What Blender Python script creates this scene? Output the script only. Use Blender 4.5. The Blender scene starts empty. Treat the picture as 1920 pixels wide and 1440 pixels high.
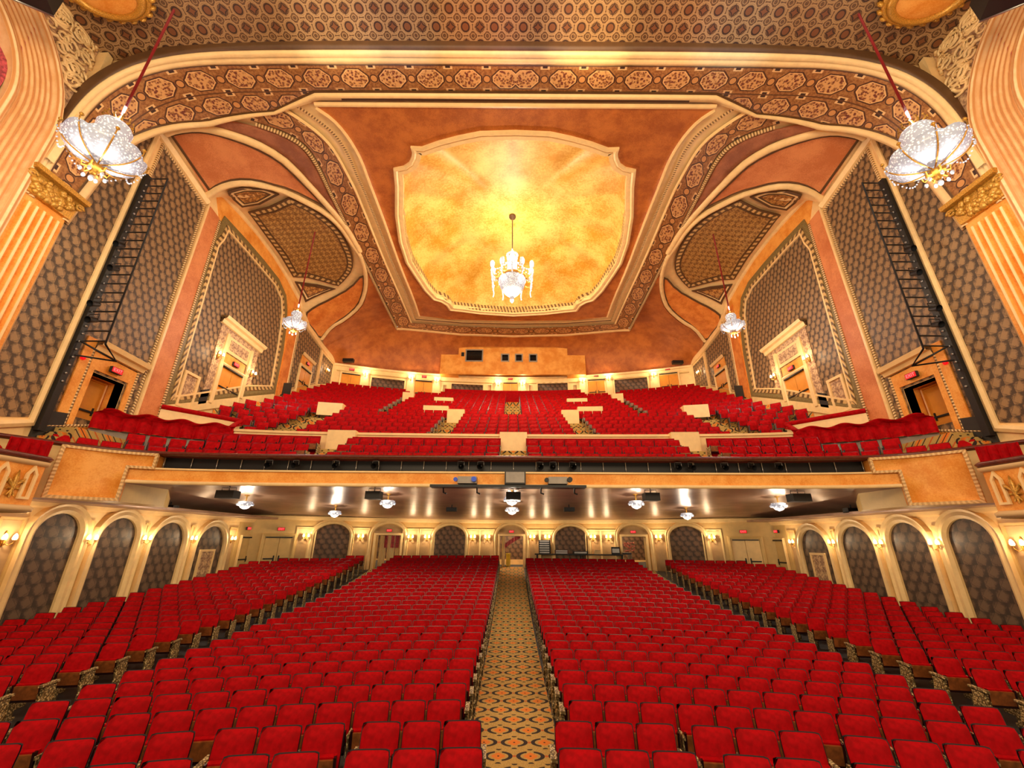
import bpy, bmesh, math, random
import numpy as np
from mathutils import Vector, Matrix
from mathutils.geometry import tessellate_polygon
random.seed(7)
S = bpy.context.scene
C = S.collection
PI = math.pi

# ------------------------------------------------------------------ camera (heights are measured from the lens; stalls floor = -3.15)
F = 765.0; TH = math.radians(20.9); RO = math.radians(0.33); CX = -0.07
ct, st, cr, sr = math.cos(TH), math.sin(TH), math.cos(RO), math.sin(RO)
cam = bpy.data.cameras.new('camera'); co = bpy.data.objects.new('camera', cam); C.objects.link(co)
r0 = Vector((1, 0, 0)); u0 = Vector((0, -st, ct)); f0 = Vector((0, ct, st))
rx = r0 * cr + u0 * sr; ux = u0 * cr - r0 * sr
m = Matrix((rx, ux, -f0)).transposed().to_4x4(); m.translation = Vector((CX, 0, 0))
co.matrix_world = m
cam.sensor_fit = 'HORIZONTAL'; cam.sensor_width = 36; cam.lens = F / 1920 * 36
cam.clip_start = 0.05; cam.clip_end = 200
S.camera = co

# ------------------------------------------------------------------ world, exposure, light
S.view_settings.view_transform = 'Standard'; S.view_settings.look = 'None'
S.view_settings.gamma = 1; S.view_settings.use_curve_mapping = False
S.view_settings.exposure = 0.18
w = bpy.data.worlds.new('world'); S.world = w; w.use_nodes = True
w.node_tree.nodes['Background'].inputs[0].default_value = (1.0, .79, .54, 1)
w.node_tree.nodes['Background'].inputs[1].default_value = 0.62
S.cycles.max_bounces = 6; S.cycles.diffuse_bounces = 4; S.cycles.glossy_bounces = 2
S.cycles.transmission_bounces = 2; S.cycles.transparent_max_bounces = 4
S.cycles.sample_clamp_indirect = 4; S.cycles.use_denoising = True
S.cycles.caustics_reflective = False; S.cycles.caustics_refractive = False

def light(kind, loc, power, col=(1, .80, .56), size=.05, rot=None, sizey=None, spread=None, parent=None, name='lamp_light'):
    l = bpy.data.lights.new(name, kind); l.energy = power; l.color = col
    o = bpy.data.objects.new(name, l); C.objects.link(o); o.location = loc
    if kind in ('POINT', 'SPOT'): l.shadow_soft_size = size
    if kind == 'AREA':
        l.shape = 'RECTANGLE'; l.size = size; l.size_y = sizey or size
        if spread: l.spread = spread
    if rot: o.rotation_euler = rot
    if parent: o.parent = parent
    return o
WARM = (1, .75, .46); WHITE = (1, .93, .85)
# unseen fill light added behind the camera to brighten the house
light('AREA', (0, -3.5, 7.5), 2400, WARM, 16, (math.radians(112), 0, 0), 4, name='house_fill_light')

for x, c, p in ((-6.3, (1, .86, .7), 1500), (-4.2, (.5, .62, 1), 700), (-1.2, (1, .45, .4), 900), (.6, (.75, .55, 1), 500), (2.6, (1, .72, .42), 2600), (5.6, (1, .55, .5), 600), (7.6, (.45, .7, 1), 900)):
    l = light('SPOT', (x * .9, 2.2, 1.0), p * 5, c, .1, name='stage_uplight'); l.data.spot_size = math.radians(13); l.data.spot_blend = 1
    l.rotation_euler = (Vector((x, 8.8, 16.5)) - l.location).to_track_quat('-Z', 'Y').to_euler()
# ------------------------------------------------------------------ material expressions
class NT:
    def __init__(s, name):
        s.m = bpy.data.materials.new(name); s.m.use_nodes = True
        s.t = s.m.node_tree; s.n = s.t.nodes; s.l = s.t.links
        s.b = s.n['Principled BSDF']
    def link(s, a, b): s.l.new(a, b)
    def xyz(s, kind='Object', scale=None):
        tc = s.n.new('ShaderNodeTexCoord'); sp = s.n.new('ShaderNodeSeparateXYZ')
        s.link(tc.outputs[kind], sp.inputs[0])
        s.vec = tc.outputs[kind]
        return [Ex(s, sp.outputs[i]) for i in range(3)]
    def noise(s, scale, detail=3, rough=.6, vec=None):
        n = s.n.new('ShaderNodeTexNoise'); n.inputs['Scale'].default_value = scale
        n.inputs['Detail'].default_value = detail; n.inputs['Roughness'].default_value = rough
        v = vec or s.n.new('ShaderNodeTexCoord').outputs['Object']
        s.link(v, n.inputs['Vector']); return Ex(s, n.outputs[0])
    def voro(s, scale, vec=None, feature='F1'):
        n = s.n.new('ShaderNodeTexVoronoi'); n.inputs['Scale'].default_value = scale; n.feature = feature
        v = vec or s.n.new('ShaderNodeTexCoord').outputs['Object']
        s.link(v, n.inputs['Vector']); return Ex(s, n.outputs[0])
    def comb(s, x, y, z=0):
        n = s.n.new('ShaderNodeCombineXYZ')
        for i, a in enumerate((x, y, z)):
            if isinstance(a, Ex): s.link(a.o, n.inputs[i])
            else: n.inputs[i].default_value = a
        return n.outputs[0]
    def mix(s, f, a, b):
        n = s.n.new('ShaderNodeMix'); n.data_type = 'RGBA'; n.clamp_factor = True
        s.put(f, n.inputs[0]); s.put(a, n.inputs[6]); s.put(b, n.inputs[7])
        return n.outputs[2]
    def put(s, v, sock):
        if isinstance(v, Ex): s.link(v.o, sock)
        elif isinstance(v, (int, float)): sock.default_value = v
        elif isinstance(v, tuple): sock.default_value = v if len(v) == 4 else v + (1,)
        else: s.link(v, sock)
    def color(s, v): s.put(v, s.b.inputs['Base Color']); return s
    def rough(s, v): s.put(v, s.b.inputs['Roughness']); return s
    def metal(s, v): s.put(v, s.b.inputs['Metallic']); return s
    def bump(s, h, strength=.4, dist=.03):
        n = s.n.new('ShaderNodeBump'); n.inputs['Strength'].default_value = strength
        n.inputs['Distance'].default_value = dist
        s.put(h, n.inputs['Height']); s.link(n.outputs[0], s.b.inputs['Normal']); return s
    def emit(s, col, strength):
        s.put(col, s.b.inputs['Emission Color']); s.b.inputs['Emission Strength'].default_value = strength; return s
class Ex:
    def __init__(s, t, o): s.t, s.o = t, o
    def op(s, kind, *a):
        n = s.t.n.new('ShaderNodeMath'); n.operation = kind
        for i, v in enumerate((s,) + a):
            if isinstance(v, Ex): s.t.link(v.o, n.inputs[i])
            else: n.inputs[i].default_value = v
        return Ex(s.t, n.outputs[0])
    def __add__(s, o): return s.op('ADD', o)
    __radd__ = __add__
    def __sub__(s, o): return s.op('SUBTRACT', o)
    def __rsub__(s, o): return (s * -1) + o
    def __mul__(s, o): return s.op('MULTIPLY', o)
    __rmul__ = __mul__
    def __truediv__(s, o): return s.op('DIVIDE', o)
    def sin(s): return s.op('SINE')
    def cos(s): return s.op('COSINE')
    def abs(s): return s.op('ABSOLUTE')
    def fl(s): return s.op('FLOOR')
    def fr(s): return s.op('FRACT')
    def sq(s): return s.op('SQRT')
    def gt(s, v): return s.op('GREATER_THAN', v)
    def lt(s, v): return s.op('LESS_THAN', v)
    def mx(s, v): return s.op('MAXIMUM', v)
    def mn(s, v): return s.op('MINIMUM', v)
    def mod(s, v): return s.op('FLOORED_MODULO', v)
    def sm(s, a, b):
        n = s.t.n.new('ShaderNodeMapRange'); n.interpolation_type = 'SMOOTHSTEP'
        s.t.link(s.o, n.inputs[0]); n.inputs[1].default_value = a; n.inputs[2].default_value = b
        return Ex(s.t, n.outputs[0])
def hx(r, g, b):
    f = lambda c: (c / 255 / 12.92) if c <= 10 else ((c / 255 + .055) / 1.055) ** 2.4
    return (f(r), f(g), f(b), 1)

def plain(name, col, rough=.5, metal=0, mott=.12, sc=3.0):
    t = NT(name); n = t.noise(sc, 4)
    c2 = tuple(min(1, c * (1 + mott)) for c in col[:3]) + (1,); c1 = tuple(c * (1 - mott) for c in col[:3]) + (1,)
    t.color(t.mix(n.sm(.3, .7), c1, c2)).rough(rough).metal(metal); return t.m
def sponge(name, a, b, sc=2.2, rough=.6, fine=26):
    t = NT(name); n = t.noise(sc, 6, .65); g = t.noise(fine, 3, .7)
    f = (n * .65 + g * .35).sm(.38, .62)
    t.color(t.mix(f, a, b)).rough(rough).bump(g, .15, .01); return t.m
CREAM = plain('cream_paint', hx(246, 210, 148), .45, mott=.06)
TAN = plain('tan_paint', hx(214, 178, 112), .5, mott=.06)
BEIGE = plain('beige_paint', hx(190, 152, 104), .55, mott=.08)
ORANGE = sponge('orange_plaster', hx(206, 108, 34), hx(238, 150, 66), 1.6)
AMBER = sponge('amber_plaster', hx(228, 140, 40), hx(250, 178, 84), 1.3)
RUST = sponge('rust_plaster', hx(158, 80, 22), hx(196, 112, 44), 1.2)
MAROON = sponge('maroon_plaster', hx(142, 84, 56), hx(178, 112, 78), 1.2)
SALMON = sponge('salmon_plaster', hx(196, 110, 58), hx(226, 144, 88), .8)
GOLDLEAF = sponge('gold_leaf', hx(214, 152, 40), hx(246, 208, 112), .55, .45, 9)
GOLD = plain('gilt', hx(196, 144, 56), .38, .35, .35, 30)
DARKLINE = plain('dark_bronze_and_shade', hx(92, 62, 34), .55)  # dark lines, and the shade painted on the front arch edge
GREENGOLD = plain('olive_gilt', hx(128, 108, 62), .5, mott=.25, sc=14)
BLACK = plain('black_metal', hx(22, 21, 22), .5, .2)
BLACKM = plain('black_board', hx(36, 34, 32), .6)
GREY = plain('grey_paint', hx(150, 140, 128), .5)
STEEL = plain('steel', hx(170, 165, 160), .3, .8)
WOOD = plain('rail_wood', hx(96, 36, 22), .3, mott=.3, sc=12)
SEATWOOD = plain('seat_wood', hx(132, 74, 34), .3, mott=.35, sc=9)
DOORW = plain('door_wood', hx(226, 146, 48), .4, mott=.08, sc=2)
REDFAB = NT('red_velvet'); _n = REDFAB.noise(9, 3); REDFAB.color(REDFAB.mix(_n.sm(.3, .7), hx(150, 0, 6), hx(184, 0, 12))).rough(.75)
REDFAB.b.inputs['Specular IOR Level'].default_value = .12; REDFAB.b.inputs['Sheen Weight'].default_value = .03; REDFAB.b.inputs['Sheen Tint'].default_value = hx(255, 60, 60); REDFAB = REDFAB.m
RIM = plain('seat_rim', hx(34, 6, 10), .28)
STAND = NT('seat_standard_iron'); _n = STAND.voro(28); STAND.color(STAND.mix(_n.sm(.2, .6), hx(222, 196, 140), hx(96, 78, 46))).rough(.45).bump(_n, .5, .02); STAND = STAND.m
REDCORD = plain('red_cord', hx(130, 10, 18), .6)
EXITRED = NT('exit_red').color(hx(200, 10, 20)).emit(hx(255, 14, 26), .75).m
EXITTXT = NT('exit_letters').color(hx(255, 160, 160)).emit(hx(255, 110, 120), .8).m
BULB = NT('lamp_glow').color(hx(255, 240, 210)).emit(hx(255, 226, 170), 9).m
SHADE = NT('sconce_shade').color(hx(255, 235, 200)).emit(hx(255, 214, 150), 3.2).m
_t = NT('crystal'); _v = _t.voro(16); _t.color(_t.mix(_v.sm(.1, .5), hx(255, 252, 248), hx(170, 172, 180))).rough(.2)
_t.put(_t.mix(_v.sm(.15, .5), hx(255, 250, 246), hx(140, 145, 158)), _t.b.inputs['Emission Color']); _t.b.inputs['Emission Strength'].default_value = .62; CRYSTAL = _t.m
DARKGLASS = plain('dark_glass', hx(14, 12, 12), .15)
CURT = NT('ivory_curtain').color(hx(240, 214, 160)).rough(.7).m
ROSE = plain('rose_valance', hx(176, 70, 74), .7, mott=.5, sc=14)

def damask(name, ax, pu=.34, pv=.62, dark=hx(70, 52, 36), lite=hx(156, 122, 82)):
    t = NT(name); c = t.xyz(); u = c[ax]; v = c[2]
    rv = v / (pv * .5); par = rv.fl().mod(2); uu = (u / pu + par * .5).fr() - .5; vv = rv.fr() - .5
    n = t.noise(24, 4, .7); m2 = t.noise(1.1, 2)
    d = (uu.abs() + (vv + uu * .35).abs() * .75)
    f = (d * -1 + .46 + uu * .55 + (n - .5) * .9 + (m2 - .5) * .25).sm(-.22, .26)
    ring = ((d - .47).abs()).lt(.035) * .5
    t.color(t.mix(ring, t.mix(f, dark, lite), hx(66, 48, 36))).rough(.55); return t.m
DAM_Y = damask('damask_side', 1)
DAM_LOW = damask('damask_lower', 1, .42, .66, hx(60, 46, 36), hx(112, 88, 66))
DAM_X = damask('damask_back', 0, .40, .56, hx(70, 50, 38), hx(120, 88, 64))

def mosaic(name):
    t = NT(name); c = t.xyz(); P = .50
    u = c[0] / P; v = c[1] / P
    fu = u.fr() - .5; fv = v.fr() - .5; par = (u.fl() + v.fl()).mod(2)
    r = (fu * fu + fv * fv).sq()
    star = (fu.abs() + .02).sq() + (fv.abs() + .02).sq()
    n = t.noise(30, 4, .7)
    base = t.mix(n.sm(.35, .65), hx(74, 48, 28), hx(120, 84, 50))
    ringl = ((r - .43).abs()).lt(.04).mx(((r - .35).abs()).lt(.025))
    cu = u.fr(); cv = v.fr(); cu = (cu - .5).abs() * -1 + .5; cv = (cv - .5).abs() * -1 + .5
    rc = (cu * cu + cv * cv).sq()
    ring2 = ((rc - .30).abs()).lt(.03).mx(((rc - .14).abs()).lt(.02))
    col = t.mix(ringl.mx(ring2) * .85, base, hx(176, 138, 92))
    circ = r.lt(.24) * par; circo = ((r - .25).abs()).lt(.035) * par
    ip = par * -1 + 1
    st_ = star.lt(.72) * ip; sto = ((star - .74).abs()).lt(.06) * ip
    col = t.mix(circ.mx(st_), col, hx(120, 72, 38))
    col = t.mix(circo.mx(sto), col, hx(52, 30, 20))
    t.color(col).rough(.5); return t.m
MOSAIC = mosaic('ceiling_mosaic')

def scrollwork(name, sc=7.0, a=hx(120, 76, 34), b=hx(206, 158, 84), ax=(0, 1)):
    t = NT(name); c = t.xyz()
    p = .36; u = c[ax[0]] / p; v = c[ax[1]] / p
    f = ((u * 2 * PI + (v * 2 * PI).sin() * 1.3).sin() * (v * 2 * PI + (u * 2 * PI).sin() * 1.3).sin())
    n = t.noise(sc * 2.2, 4, .7)
    g = (f * .28 + (n - .5) * 2.2).sm(-.35, .45)
    t.color(t.mix(g, a, b)).rough(.55).bump(g, .4, .03); return t.m
FILI = scrollwork('tan_filigree')
FILIW = scrollwork('wall_filigree', 7, hx(150, 110, 84), hx(228, 190, 140), (1, 2))
STENCIL = scrollwork('gold_stencil', 9, hx(120, 66, 26), hx(220, 160, 80), (0, 1))

def frieze(name, k=1.0):
    # UV: v across 0..1, u along in widths
    t = NT(name); c = t.xyz('UV'); P = 1.42
    u = (c[0] / P).fr() - .5; u = u * P; v = (c[1] * .998 + .001).fr() - .5
    au = u.abs(); av = v.abs()
    d = (au * .78).mx(av * 1.12).mx((au * .92 + av) * .70)
    n = t.noise(9, 4, .75, t.vec); vo = t.voro(11, t.vec)
    scr = (n * .7 + vo * .6).sm(.57, .72)
    pet = ((u * 19).cos() * (v * 19).cos() + (n - .5) * 1.2).sm(-.1, .25)
    body = t.mix(scr, t.mix(pet, hx(112, 50, 36), hx(150, 96, 50)), hx(214, 160, 100))
    out = t.mix(n.sm(.4, .6), hx(132, 80, 38), hx(172, 118, 64))
    col = t.mix(d.lt(.40), out, body)
    col = t.mix(((d - .405).abs()).lt(.022), col, hx(74, 40, 22))
    col = t.mix(((d - .36).abs()).lt(.014), col, hx(232, 184, 120))
    ue = (au - P / 2).abs(); re = (ue * ue + v * v).sq()
    col = t.mix(re.lt(.13), col, hx(206, 144, 82)); col = t.mix(((re - .135).abs()).lt(.02), col, hx(74, 40, 22))
    tip = (ue.lt(.17)) * (av.gt(.36)); col = t.mix(tip, col, hx(230, 186, 128))
    tip2 = (ue.lt(.09)) * (av.gt(.40)); col = t.mix(tip2, col, hx(60, 34, 22))
    col = t.mix(av.gt(.475), col, hx(96, 56, 28))
    t.color(col).rough(.5).bump(n, .2, .02); return t.m
FRIEZE = frieze('frieze_medallions')
def rope(name, a=hx(150, 112, 66), b=hx(240, 204, 146), p=.11):
    t = NT(name); c = t.xyz('UV'); s = ((c[0] * (2 * PI / p)) + c[1] * 4).sin()
    t.color(t.mix(s.sm(-.5, .3), a, b)).rough(.5).bump(s, .4, .03); return t.m
ROPE = rope('rope_moulding', hx(132, 98, 56)); ROPE2 = rope('soft_rope_moulding', hx(212, 168, 110), hx(238, 198, 136)); ROPED = rope('ornament_moulding', hx(104, 76, 42), hx(214, 176, 112), .34)
def reeds(name, p=.15):
    t = NT(name); c = t.xyz('UV'); s = (c[1] * (2 * PI / p)).sin(); n = t.noise(3, 3)
    t.color(t.mix(s.sm(-.6, .5), hx(206, 140, 78), t.mix(n.sm(.3, .7), hx(236, 190, 130), hx(248, 212, 158)))).rough(.5); return t.m
REEDS = reeds('reeded_moulding', .14)
def carpet(name):
    t = NT(name); c = t.xyz(); px, py = .50, .46
    v = (c[1] + c[2]) / py; row = v.fl().mod(2); u = c[0] / px + row * .5
    fu = (u.fr() - .5) * px; fv = (v.fr() - .5) * py
    au = fu.abs(); av = fv.abs()
    n = t.noise(60, 3, .7)
    d = ((fu * fu) * .62 + fv * fv * 1.25).sq()
    base = t.mix(n.sm(.35, .65), hx(170, 136, 66), hx(206, 170, 98))
    petal = (((fu * fu + fv * fv).sq()) - ((fu.abs() - fv.abs()).abs() * .25)).lt(.085)
    cres = ((d - .150).abs()).lt(.026) * (au.gt(.055))
    col = t.mix(cres, base, hx(44, 30, 26))
    col = t.mix(petal, col, hx(226, 128, 40))
    col = t.mix((fu * fu + fv * fv).sq().lt(.018), col, hx(60, 34, 24))
    eu = (au - px / 2).abs(); ev = (av - py / 2).abs()
    col = t.mix(((fu * fu + ev * ev).sq()).lt(.045), col, hx(50, 36, 28))
    col = t.mix(((eu * eu + fv * fv).sq()).lt(.03), col, hx(196, 96, 34))
    t.color(col).rough(.9); return t.m
CARPET = carpet('aisle_carpet')
FLOORM = plain('stalls_floor', hx(52, 48, 46), .6, mott=.4, sc=2)
_t = NT('taupe_gloss'); _c = _t.xyz(); _n = _t.noise(1.2, 3)
_t.color(_t.mix(_n.sm(.3, .7), hx(150, 118, 100), hx(176, 142, 120))).rough(.33).metal(.3)
_s = (_c[1] * 2.6 + _n * 1.5).sin(); _t.bump(_s, .12, .05); TAUPE = _t.m

# ------------------------------------------------------------------ mesh builder
class MB:
    def __init__(s): s.v = []; s.f = []; s.uv = []; s.mi = []; s.sm = []; s.cur = 0
    def face(s, idx, uv=None, smooth=False):
        s.f.append(tuple(idx)); s.uv.append(uv); s.mi.append(s.cur); s.sm.append(smooth)
    def grid(s, fn, nu, nv, uvf=None, smooth=True, closeu=False):
        b = len(s.v)
        for i in range(nu + (0 if closeu else 1)):
            for j in range(nv + 1): s.v.append(tuple(fn(i / nu, j / nv)))
        N = nv + 1; M = nu if closeu else nu + 1
        for i in range(nu):
            for j in range(nv):
                q = (b + i * N + j, b + ((i + 1) % M) * N + j, b + ((i + 1) % M) * N + j + 1, b + i * N + j + 1)
                uv = None
                if uvf: uv = [uvf(i / nu, j / nv), uvf((i + 1) / nu, j / nv), uvf((i + 1) / nu, (j + 1) / nv), uvf(i / nu, (j + 1) / nv)]
                s.face(q, uv, smooth)
        return s
    def box(s, x0, x1, y0, y1, z0, z1, M=None):
        b = len(s.v); P = [(x, y, z) for x in (x0, x1) for y in (y0, y1) for z in (z0, z1)]
        for p in P: s.v.append(tuple(M @ Vector(p)) if M else p)
        for q in ((0, 1, 3, 2), (4, 6, 7, 5), (0, 4, 5, 1), (2, 3, 7, 6), (0, 2, 6, 4), (1, 5, 7, 3)): s.face([b + k for k in q])
        return s
    def cbox(s, c, d, M=None):
        return s.box(c[0] - d[0] / 2, c[0] + d[0] / 2, c[1] - d[1] / 2, c[1] + d[1] / 2, c[2] - d[2] / 2, c[2] + d[2] / 2, M)
    def tube(s, pts, r, n=8, closed=False):
        pts = [Vector(p) for p in pts]; b = len(s.v); K = len(pts)
        for i, p in enumerate(pts):
            a = pts[(i - 1) % K] if (i > 0 or closed) else p; c = pts[(i + 1) % K] if (i < K - 1 or closed) else p
            d = (c - a); d = d.normalized() if d.length > 1e-9 else Vector((0, 0, 1))
            e = d.cross(Vector((0, 0, 1)));
            if e.length < 1e-3: e = Vector((1, 0, 0))
            e.normalize(); g = d.cross(e).normalized(); rr = r[i] if isinstance(r, (list, tuple)) else r
            for k in range(n):
                an = 2 * PI * k / n; s.v.append(tuple(p + e * math.cos(an) * rr + g * math.sin(an) * rr))
        for i in range(K if closed else K - 1):
            for k in range(n):
                j = (i + 1) % K
                s.face((b + i * n + k, b + i * n + (k + 1) % n, b + j * n + (k + 1) % n, b + j * n + k), None, True)
        if not closed:
            s.face([b + k for k in range(n)]); s.face([b + (K - 1) * n + k for k in range(n)][::-1])
        return s
    def lathe(s, prof, c=(0, 0, 0), n=24, mod=None):
        def fn(a, t):
            i = t * (len(prof) - 1); k = min(int(round(i)), len(prof) - 1); r, z = prof[k]; an = 2 * PI * a
            if mod: r, z = mod(r, z, an, k)
            return (c[0] + r * math.cos(an), c[1] + r * math.sin(an), c[2] + z)
        return s.grid(fn, n, len(prof) - 1, lambda a, t: (a * 4, t), True, True)
    def ball(s, c, r, n=8, sz=1):
        return s.lathe([(max(1e-4, r * math.sin(PI * k / 6)), -r * sz * math.cos(PI * k / 6)) for k in range(7)], c, n)
    def prism(s, loops, fn, d0, d1, maxlen=None, sides=True):
        """2-D outline (with holes) mapped by fn(u, v, d); visible face at depth d1, edges back to d0."""
        bm = bmesh.new(); loops = [[Vector((p[0], p[1], 0)) for p in L] for L in loops]
        flat = [p for L in loops for p in L]; vs = [bm.verts.new(p) for p in flat]
        for t in tessellate_polygon(loops):
            try: bm.faces.new([vs[i] for i in t])
            except ValueError: pass
        bmesh.ops.recalc_face_normals(bm, faces=bm.faces)
        if maxlen:
            for _ in range(7):
                E = [e for e in bm.edges if e.calc_length() > maxlen]
                if not E: break
                bmesh.ops.subdivide_edges(bm, edges=E, cuts=1)
            bmesh.ops.triangulate(bm, faces=bm.faces)
        b = len(s.v); ix = {}
        for k, v in enumerate(bm.verts): ix[v] = b + k; s.v.append(tuple(fn(v.co.x, v.co.y, d1)))
        for f in bm.faces: s.face([ix[v] for v in f.verts], [(v.co.x, v.co.y) for v in f.verts], bool(maxlen))
        if sides:
            ed = [e for e in bm.edges if len(e.link_faces) == 1]; bk = {}
            for e in ed:
                for v in e.verts:
                    if v not in bk: bk[v] = len(s.v); s.v.append(tuple(fn(v.co.x, v.co.y, d0)))
                a, c = e.verts; s.face((ix[a], ix[c], bk[c], bk[a]), [(a.co.x, a.co.y)] * 4)
        bm.free(); return s
    def sweep(s, path, fn, prof, closed=False, uvs=1.0, smooth=False):
        """moulding: profile [(across, depth)] swept along a 2-D path on the surface fn."""
        P = [Vector((p[0], p[1])) for p in path]; K = len(P); nr = []
        for i in range(K):
            a = P[(i - 1) % K] if (i > 0 or closed) else None; c = P[(i + 1) % K] if (i < K - 1 or closed) else None
            d1 = (P[i] - a).normalized() if a is not None else None; d2 = (c - P[i]).normalized() if c is not None else None
            d1 = d1 or d2; d2 = d2 or d1
            n1 = Vector((-d1.y, d1.x)); n2 = Vector((-d2.y, d2.x)); m_ = (n1 + n2)
            if m_.length < 1e-6: m_ = n1.copy()
            m_.normalize(); nr.append(m_ / max(.35, m_.dot(n1)))
        L = [0.0]
        for i in range(1, K + (1 if closed else 0)): L.append(L[-1] + (P[i % K] - P[i - 1]).length)
        N = len(prof); b = len(s.v)
        for i in range(K):
            for (o, d) in prof: q = P[i] + nr[i] * o; s.v.append(tuple(fn(q.x, q.y, d)))
        for i in range(K if closed else K - 1):
            j = (i + 1) % K
            for k in range(N - 1):
                s.face((b + i * N + k, b + j * N + k, b + j * N + k + 1, b + i * N + k + 1),
                       [(L[i] * uvs, prof[k][0]), (L[i + 1] * uvs, prof[k][0]), (L[i + 1] * uvs, prof[k + 1][0]), (L[i] * uvs, prof[k + 1][0])], smooth)
        return s
    def loft(s, A, B, fn, d, n=60, k=6, asp=None):
        A = resample(A, n); B = resample(B, n)
        L = [0]; 
        for i in range(1, n + 1):
            ma = (Vector(A[i]) + Vector(B[i])) / 2; mb = (Vector(A[i - 1]) + Vector(B[i - 1])) / 2
            wd = max(.25, (Vector(A[i]) - Vector(B[i])).length); L.append(L[-1] + (ma - mb).length / (asp or wd))
        def g(a, t):
            i = int(round(a * n)); p = Vector(A[i]).lerp(Vector(B[i]), t); return fn(p.x, p.y, d)
        return s.grid(g, n, k, lambda a, t: (L[int(round(a * n))], t), True)
    def build(s, name, mats, parent=None, flip=False, **tags):
        me = bpy.data.meshes.new(name); me.from_pydata(s.v, [], s.f)
        if not isinstance(mats, (list, tuple)): mats = [mats]
        for m_ in mats: me.materials.append(m_)
        n = len(s.f)
        me.polygons.foreach_set('material_index', s.mi); me.polygons.foreach_set('use_smooth', s.sm)
        if any(u is not None for u in s.uv):
            ul = me.uv_layers.new(name='UVMap'); arr = []
            for f, u in zip(s.f, s.uv):
                for q in range(len(f)): arr.extend(u[q] if u else (0, 0))
            ul.data.foreach_set('uv', arr)
        if flip: me.flip_normals()
        me.update()
        o = bpy.data.objects.new(name, me); C.objects.link(o)
        if parent: o.parent = parent
        for k, v in tags.items(): o[k] = v
        return o
def empty(name, loc, rz=0, **tags):
    o = bpy.data.objects.new(name, None); C.objects.link(o); o.location = loc; o.rotation_euler = (0, 0, rz)
    o.empty_display_size = .2
    for k, v in tags.items(): o[k] = v
    return o
def resample(P, n):
    P = [Vector(p) for p in P]; L = [0]
    for i in range(1, len(P)): L.append(L[-1] + (P[i] - P[i - 1]).length)
    out = []; k = 0
    for i in range(n + 1):
        t = L[-1] * i / n
        while k < len(P) - 2 and L[k + 1] < t: k += 1
        f = (t - L[k]) / max(1e-9, L[k + 1] - L[k]); out.append(tuple(P[k].lerp(P[k + 1], min(1, f))))
    return out
def smooth(P, it=2, closed=False):
    for _ in range(it):
        Q = []; n = len(P)
        if not closed: Q.append(P[0])
        for i in range(n if closed else n - 1):
            a = P[i]; b = P[(i + 1) % n]
            Q.append(tuple(.75 * x + .25 * y for x, y in zip(a, b))); Q.append(tuple(.25 * x + .75 * y for x, y in zip(a, b)))
        if not closed: Q.append(P[-1])
        P = Q
    return P
def dens(P, mx=.4, closed=False):
    out = []; n = len(P)
    for i in range(n if closed else n - 1):
        a = Vector(P[i]); b = Vector(P[(i + 1) % n]); k = max(1, int((b - a).length / mx))
        for j in range(k): out.append(tuple(a.lerp(b, j / k)))
    if not closed: out.append(tuple(P[-1]))
    return out
def interp(x, T):
    if x <= T[0][0]: return T[0][1]
    for (a, b), (c, d) in zip(T, T[1:]):
        if x <= c: return b + (d - b) * (x - a) / (c - a)
    return T[-1][1]
def ss(x): x = max(0, min(1, x)); return x * x * (3 - 2 * x)

# ------------------------------------------------------------------ surveyed lines of the hall: sight lines from the lens met with the real planes
def ray(px, py):
    a = (px - 960) / F; b = (720 - py) / F; u = a * cr - b * sr; v = a * sr + b * cr
    return (u, ct - v * st, st + v * ct)
W = 14.5
def onwall(px, py):
    d = ray(px, py); t = (-W - CX) / d[0]; return (d[1] * t, d[2] * t)
def ony(px, py, Y):
    d = ray(px, py); t = Y / d[1]; return (CX + d[0] * t, d[2] * t)
H0 = 16.3
ZW = [(9.2, 15.55), (11.7, 15.5), (14.9, 14.85), (15.6, 15.7), (17, 16.0), (20.3, 15.92), (23.7, 15.1), (25.4, 14.0), (30.4, 13.35), (40, 13.35)]
def Yb(x): return 33.2 - 2.9 * (x / 14.5) ** 2
def ceilz(x, y):
    a = abs(x); q = max(0, min(1, (a - 8.8) / 5.7)); z = H0 + (interp(y, ZW) - H0) * q ** 2
    wd = 2.4; t = max(0, min(1, (y - (Yb(x) - wd)) / wd))
    return z + (13.2 - z) * (1 - math.sqrt(max(0, 1 - t * t)))
def onceil(px, py):
    d = ray(px, py); z = 16.0
    for _ in range(25):
        t = z / d[2]; x = CX + d[0] * t; y = d[1] * t; z = .5 * z + .5 * ceilz(x, y)
    return (x, y)
def cmap(sx): return lambda u, v, d: (sx * u, v, ceilz(u, v) - d)
def wmap(sx): return lambda u, v, d: (sx * (-W + d), u, v)      # left wall (sx=1): u = Y, v = Z, d = out of the wall
def cpts(L): return [onceil(*p) for p in L]
def wpts(L): return [onwall(*p) for p in L]

STRUCT = dict(kind='structure', category='architecture')
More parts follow.
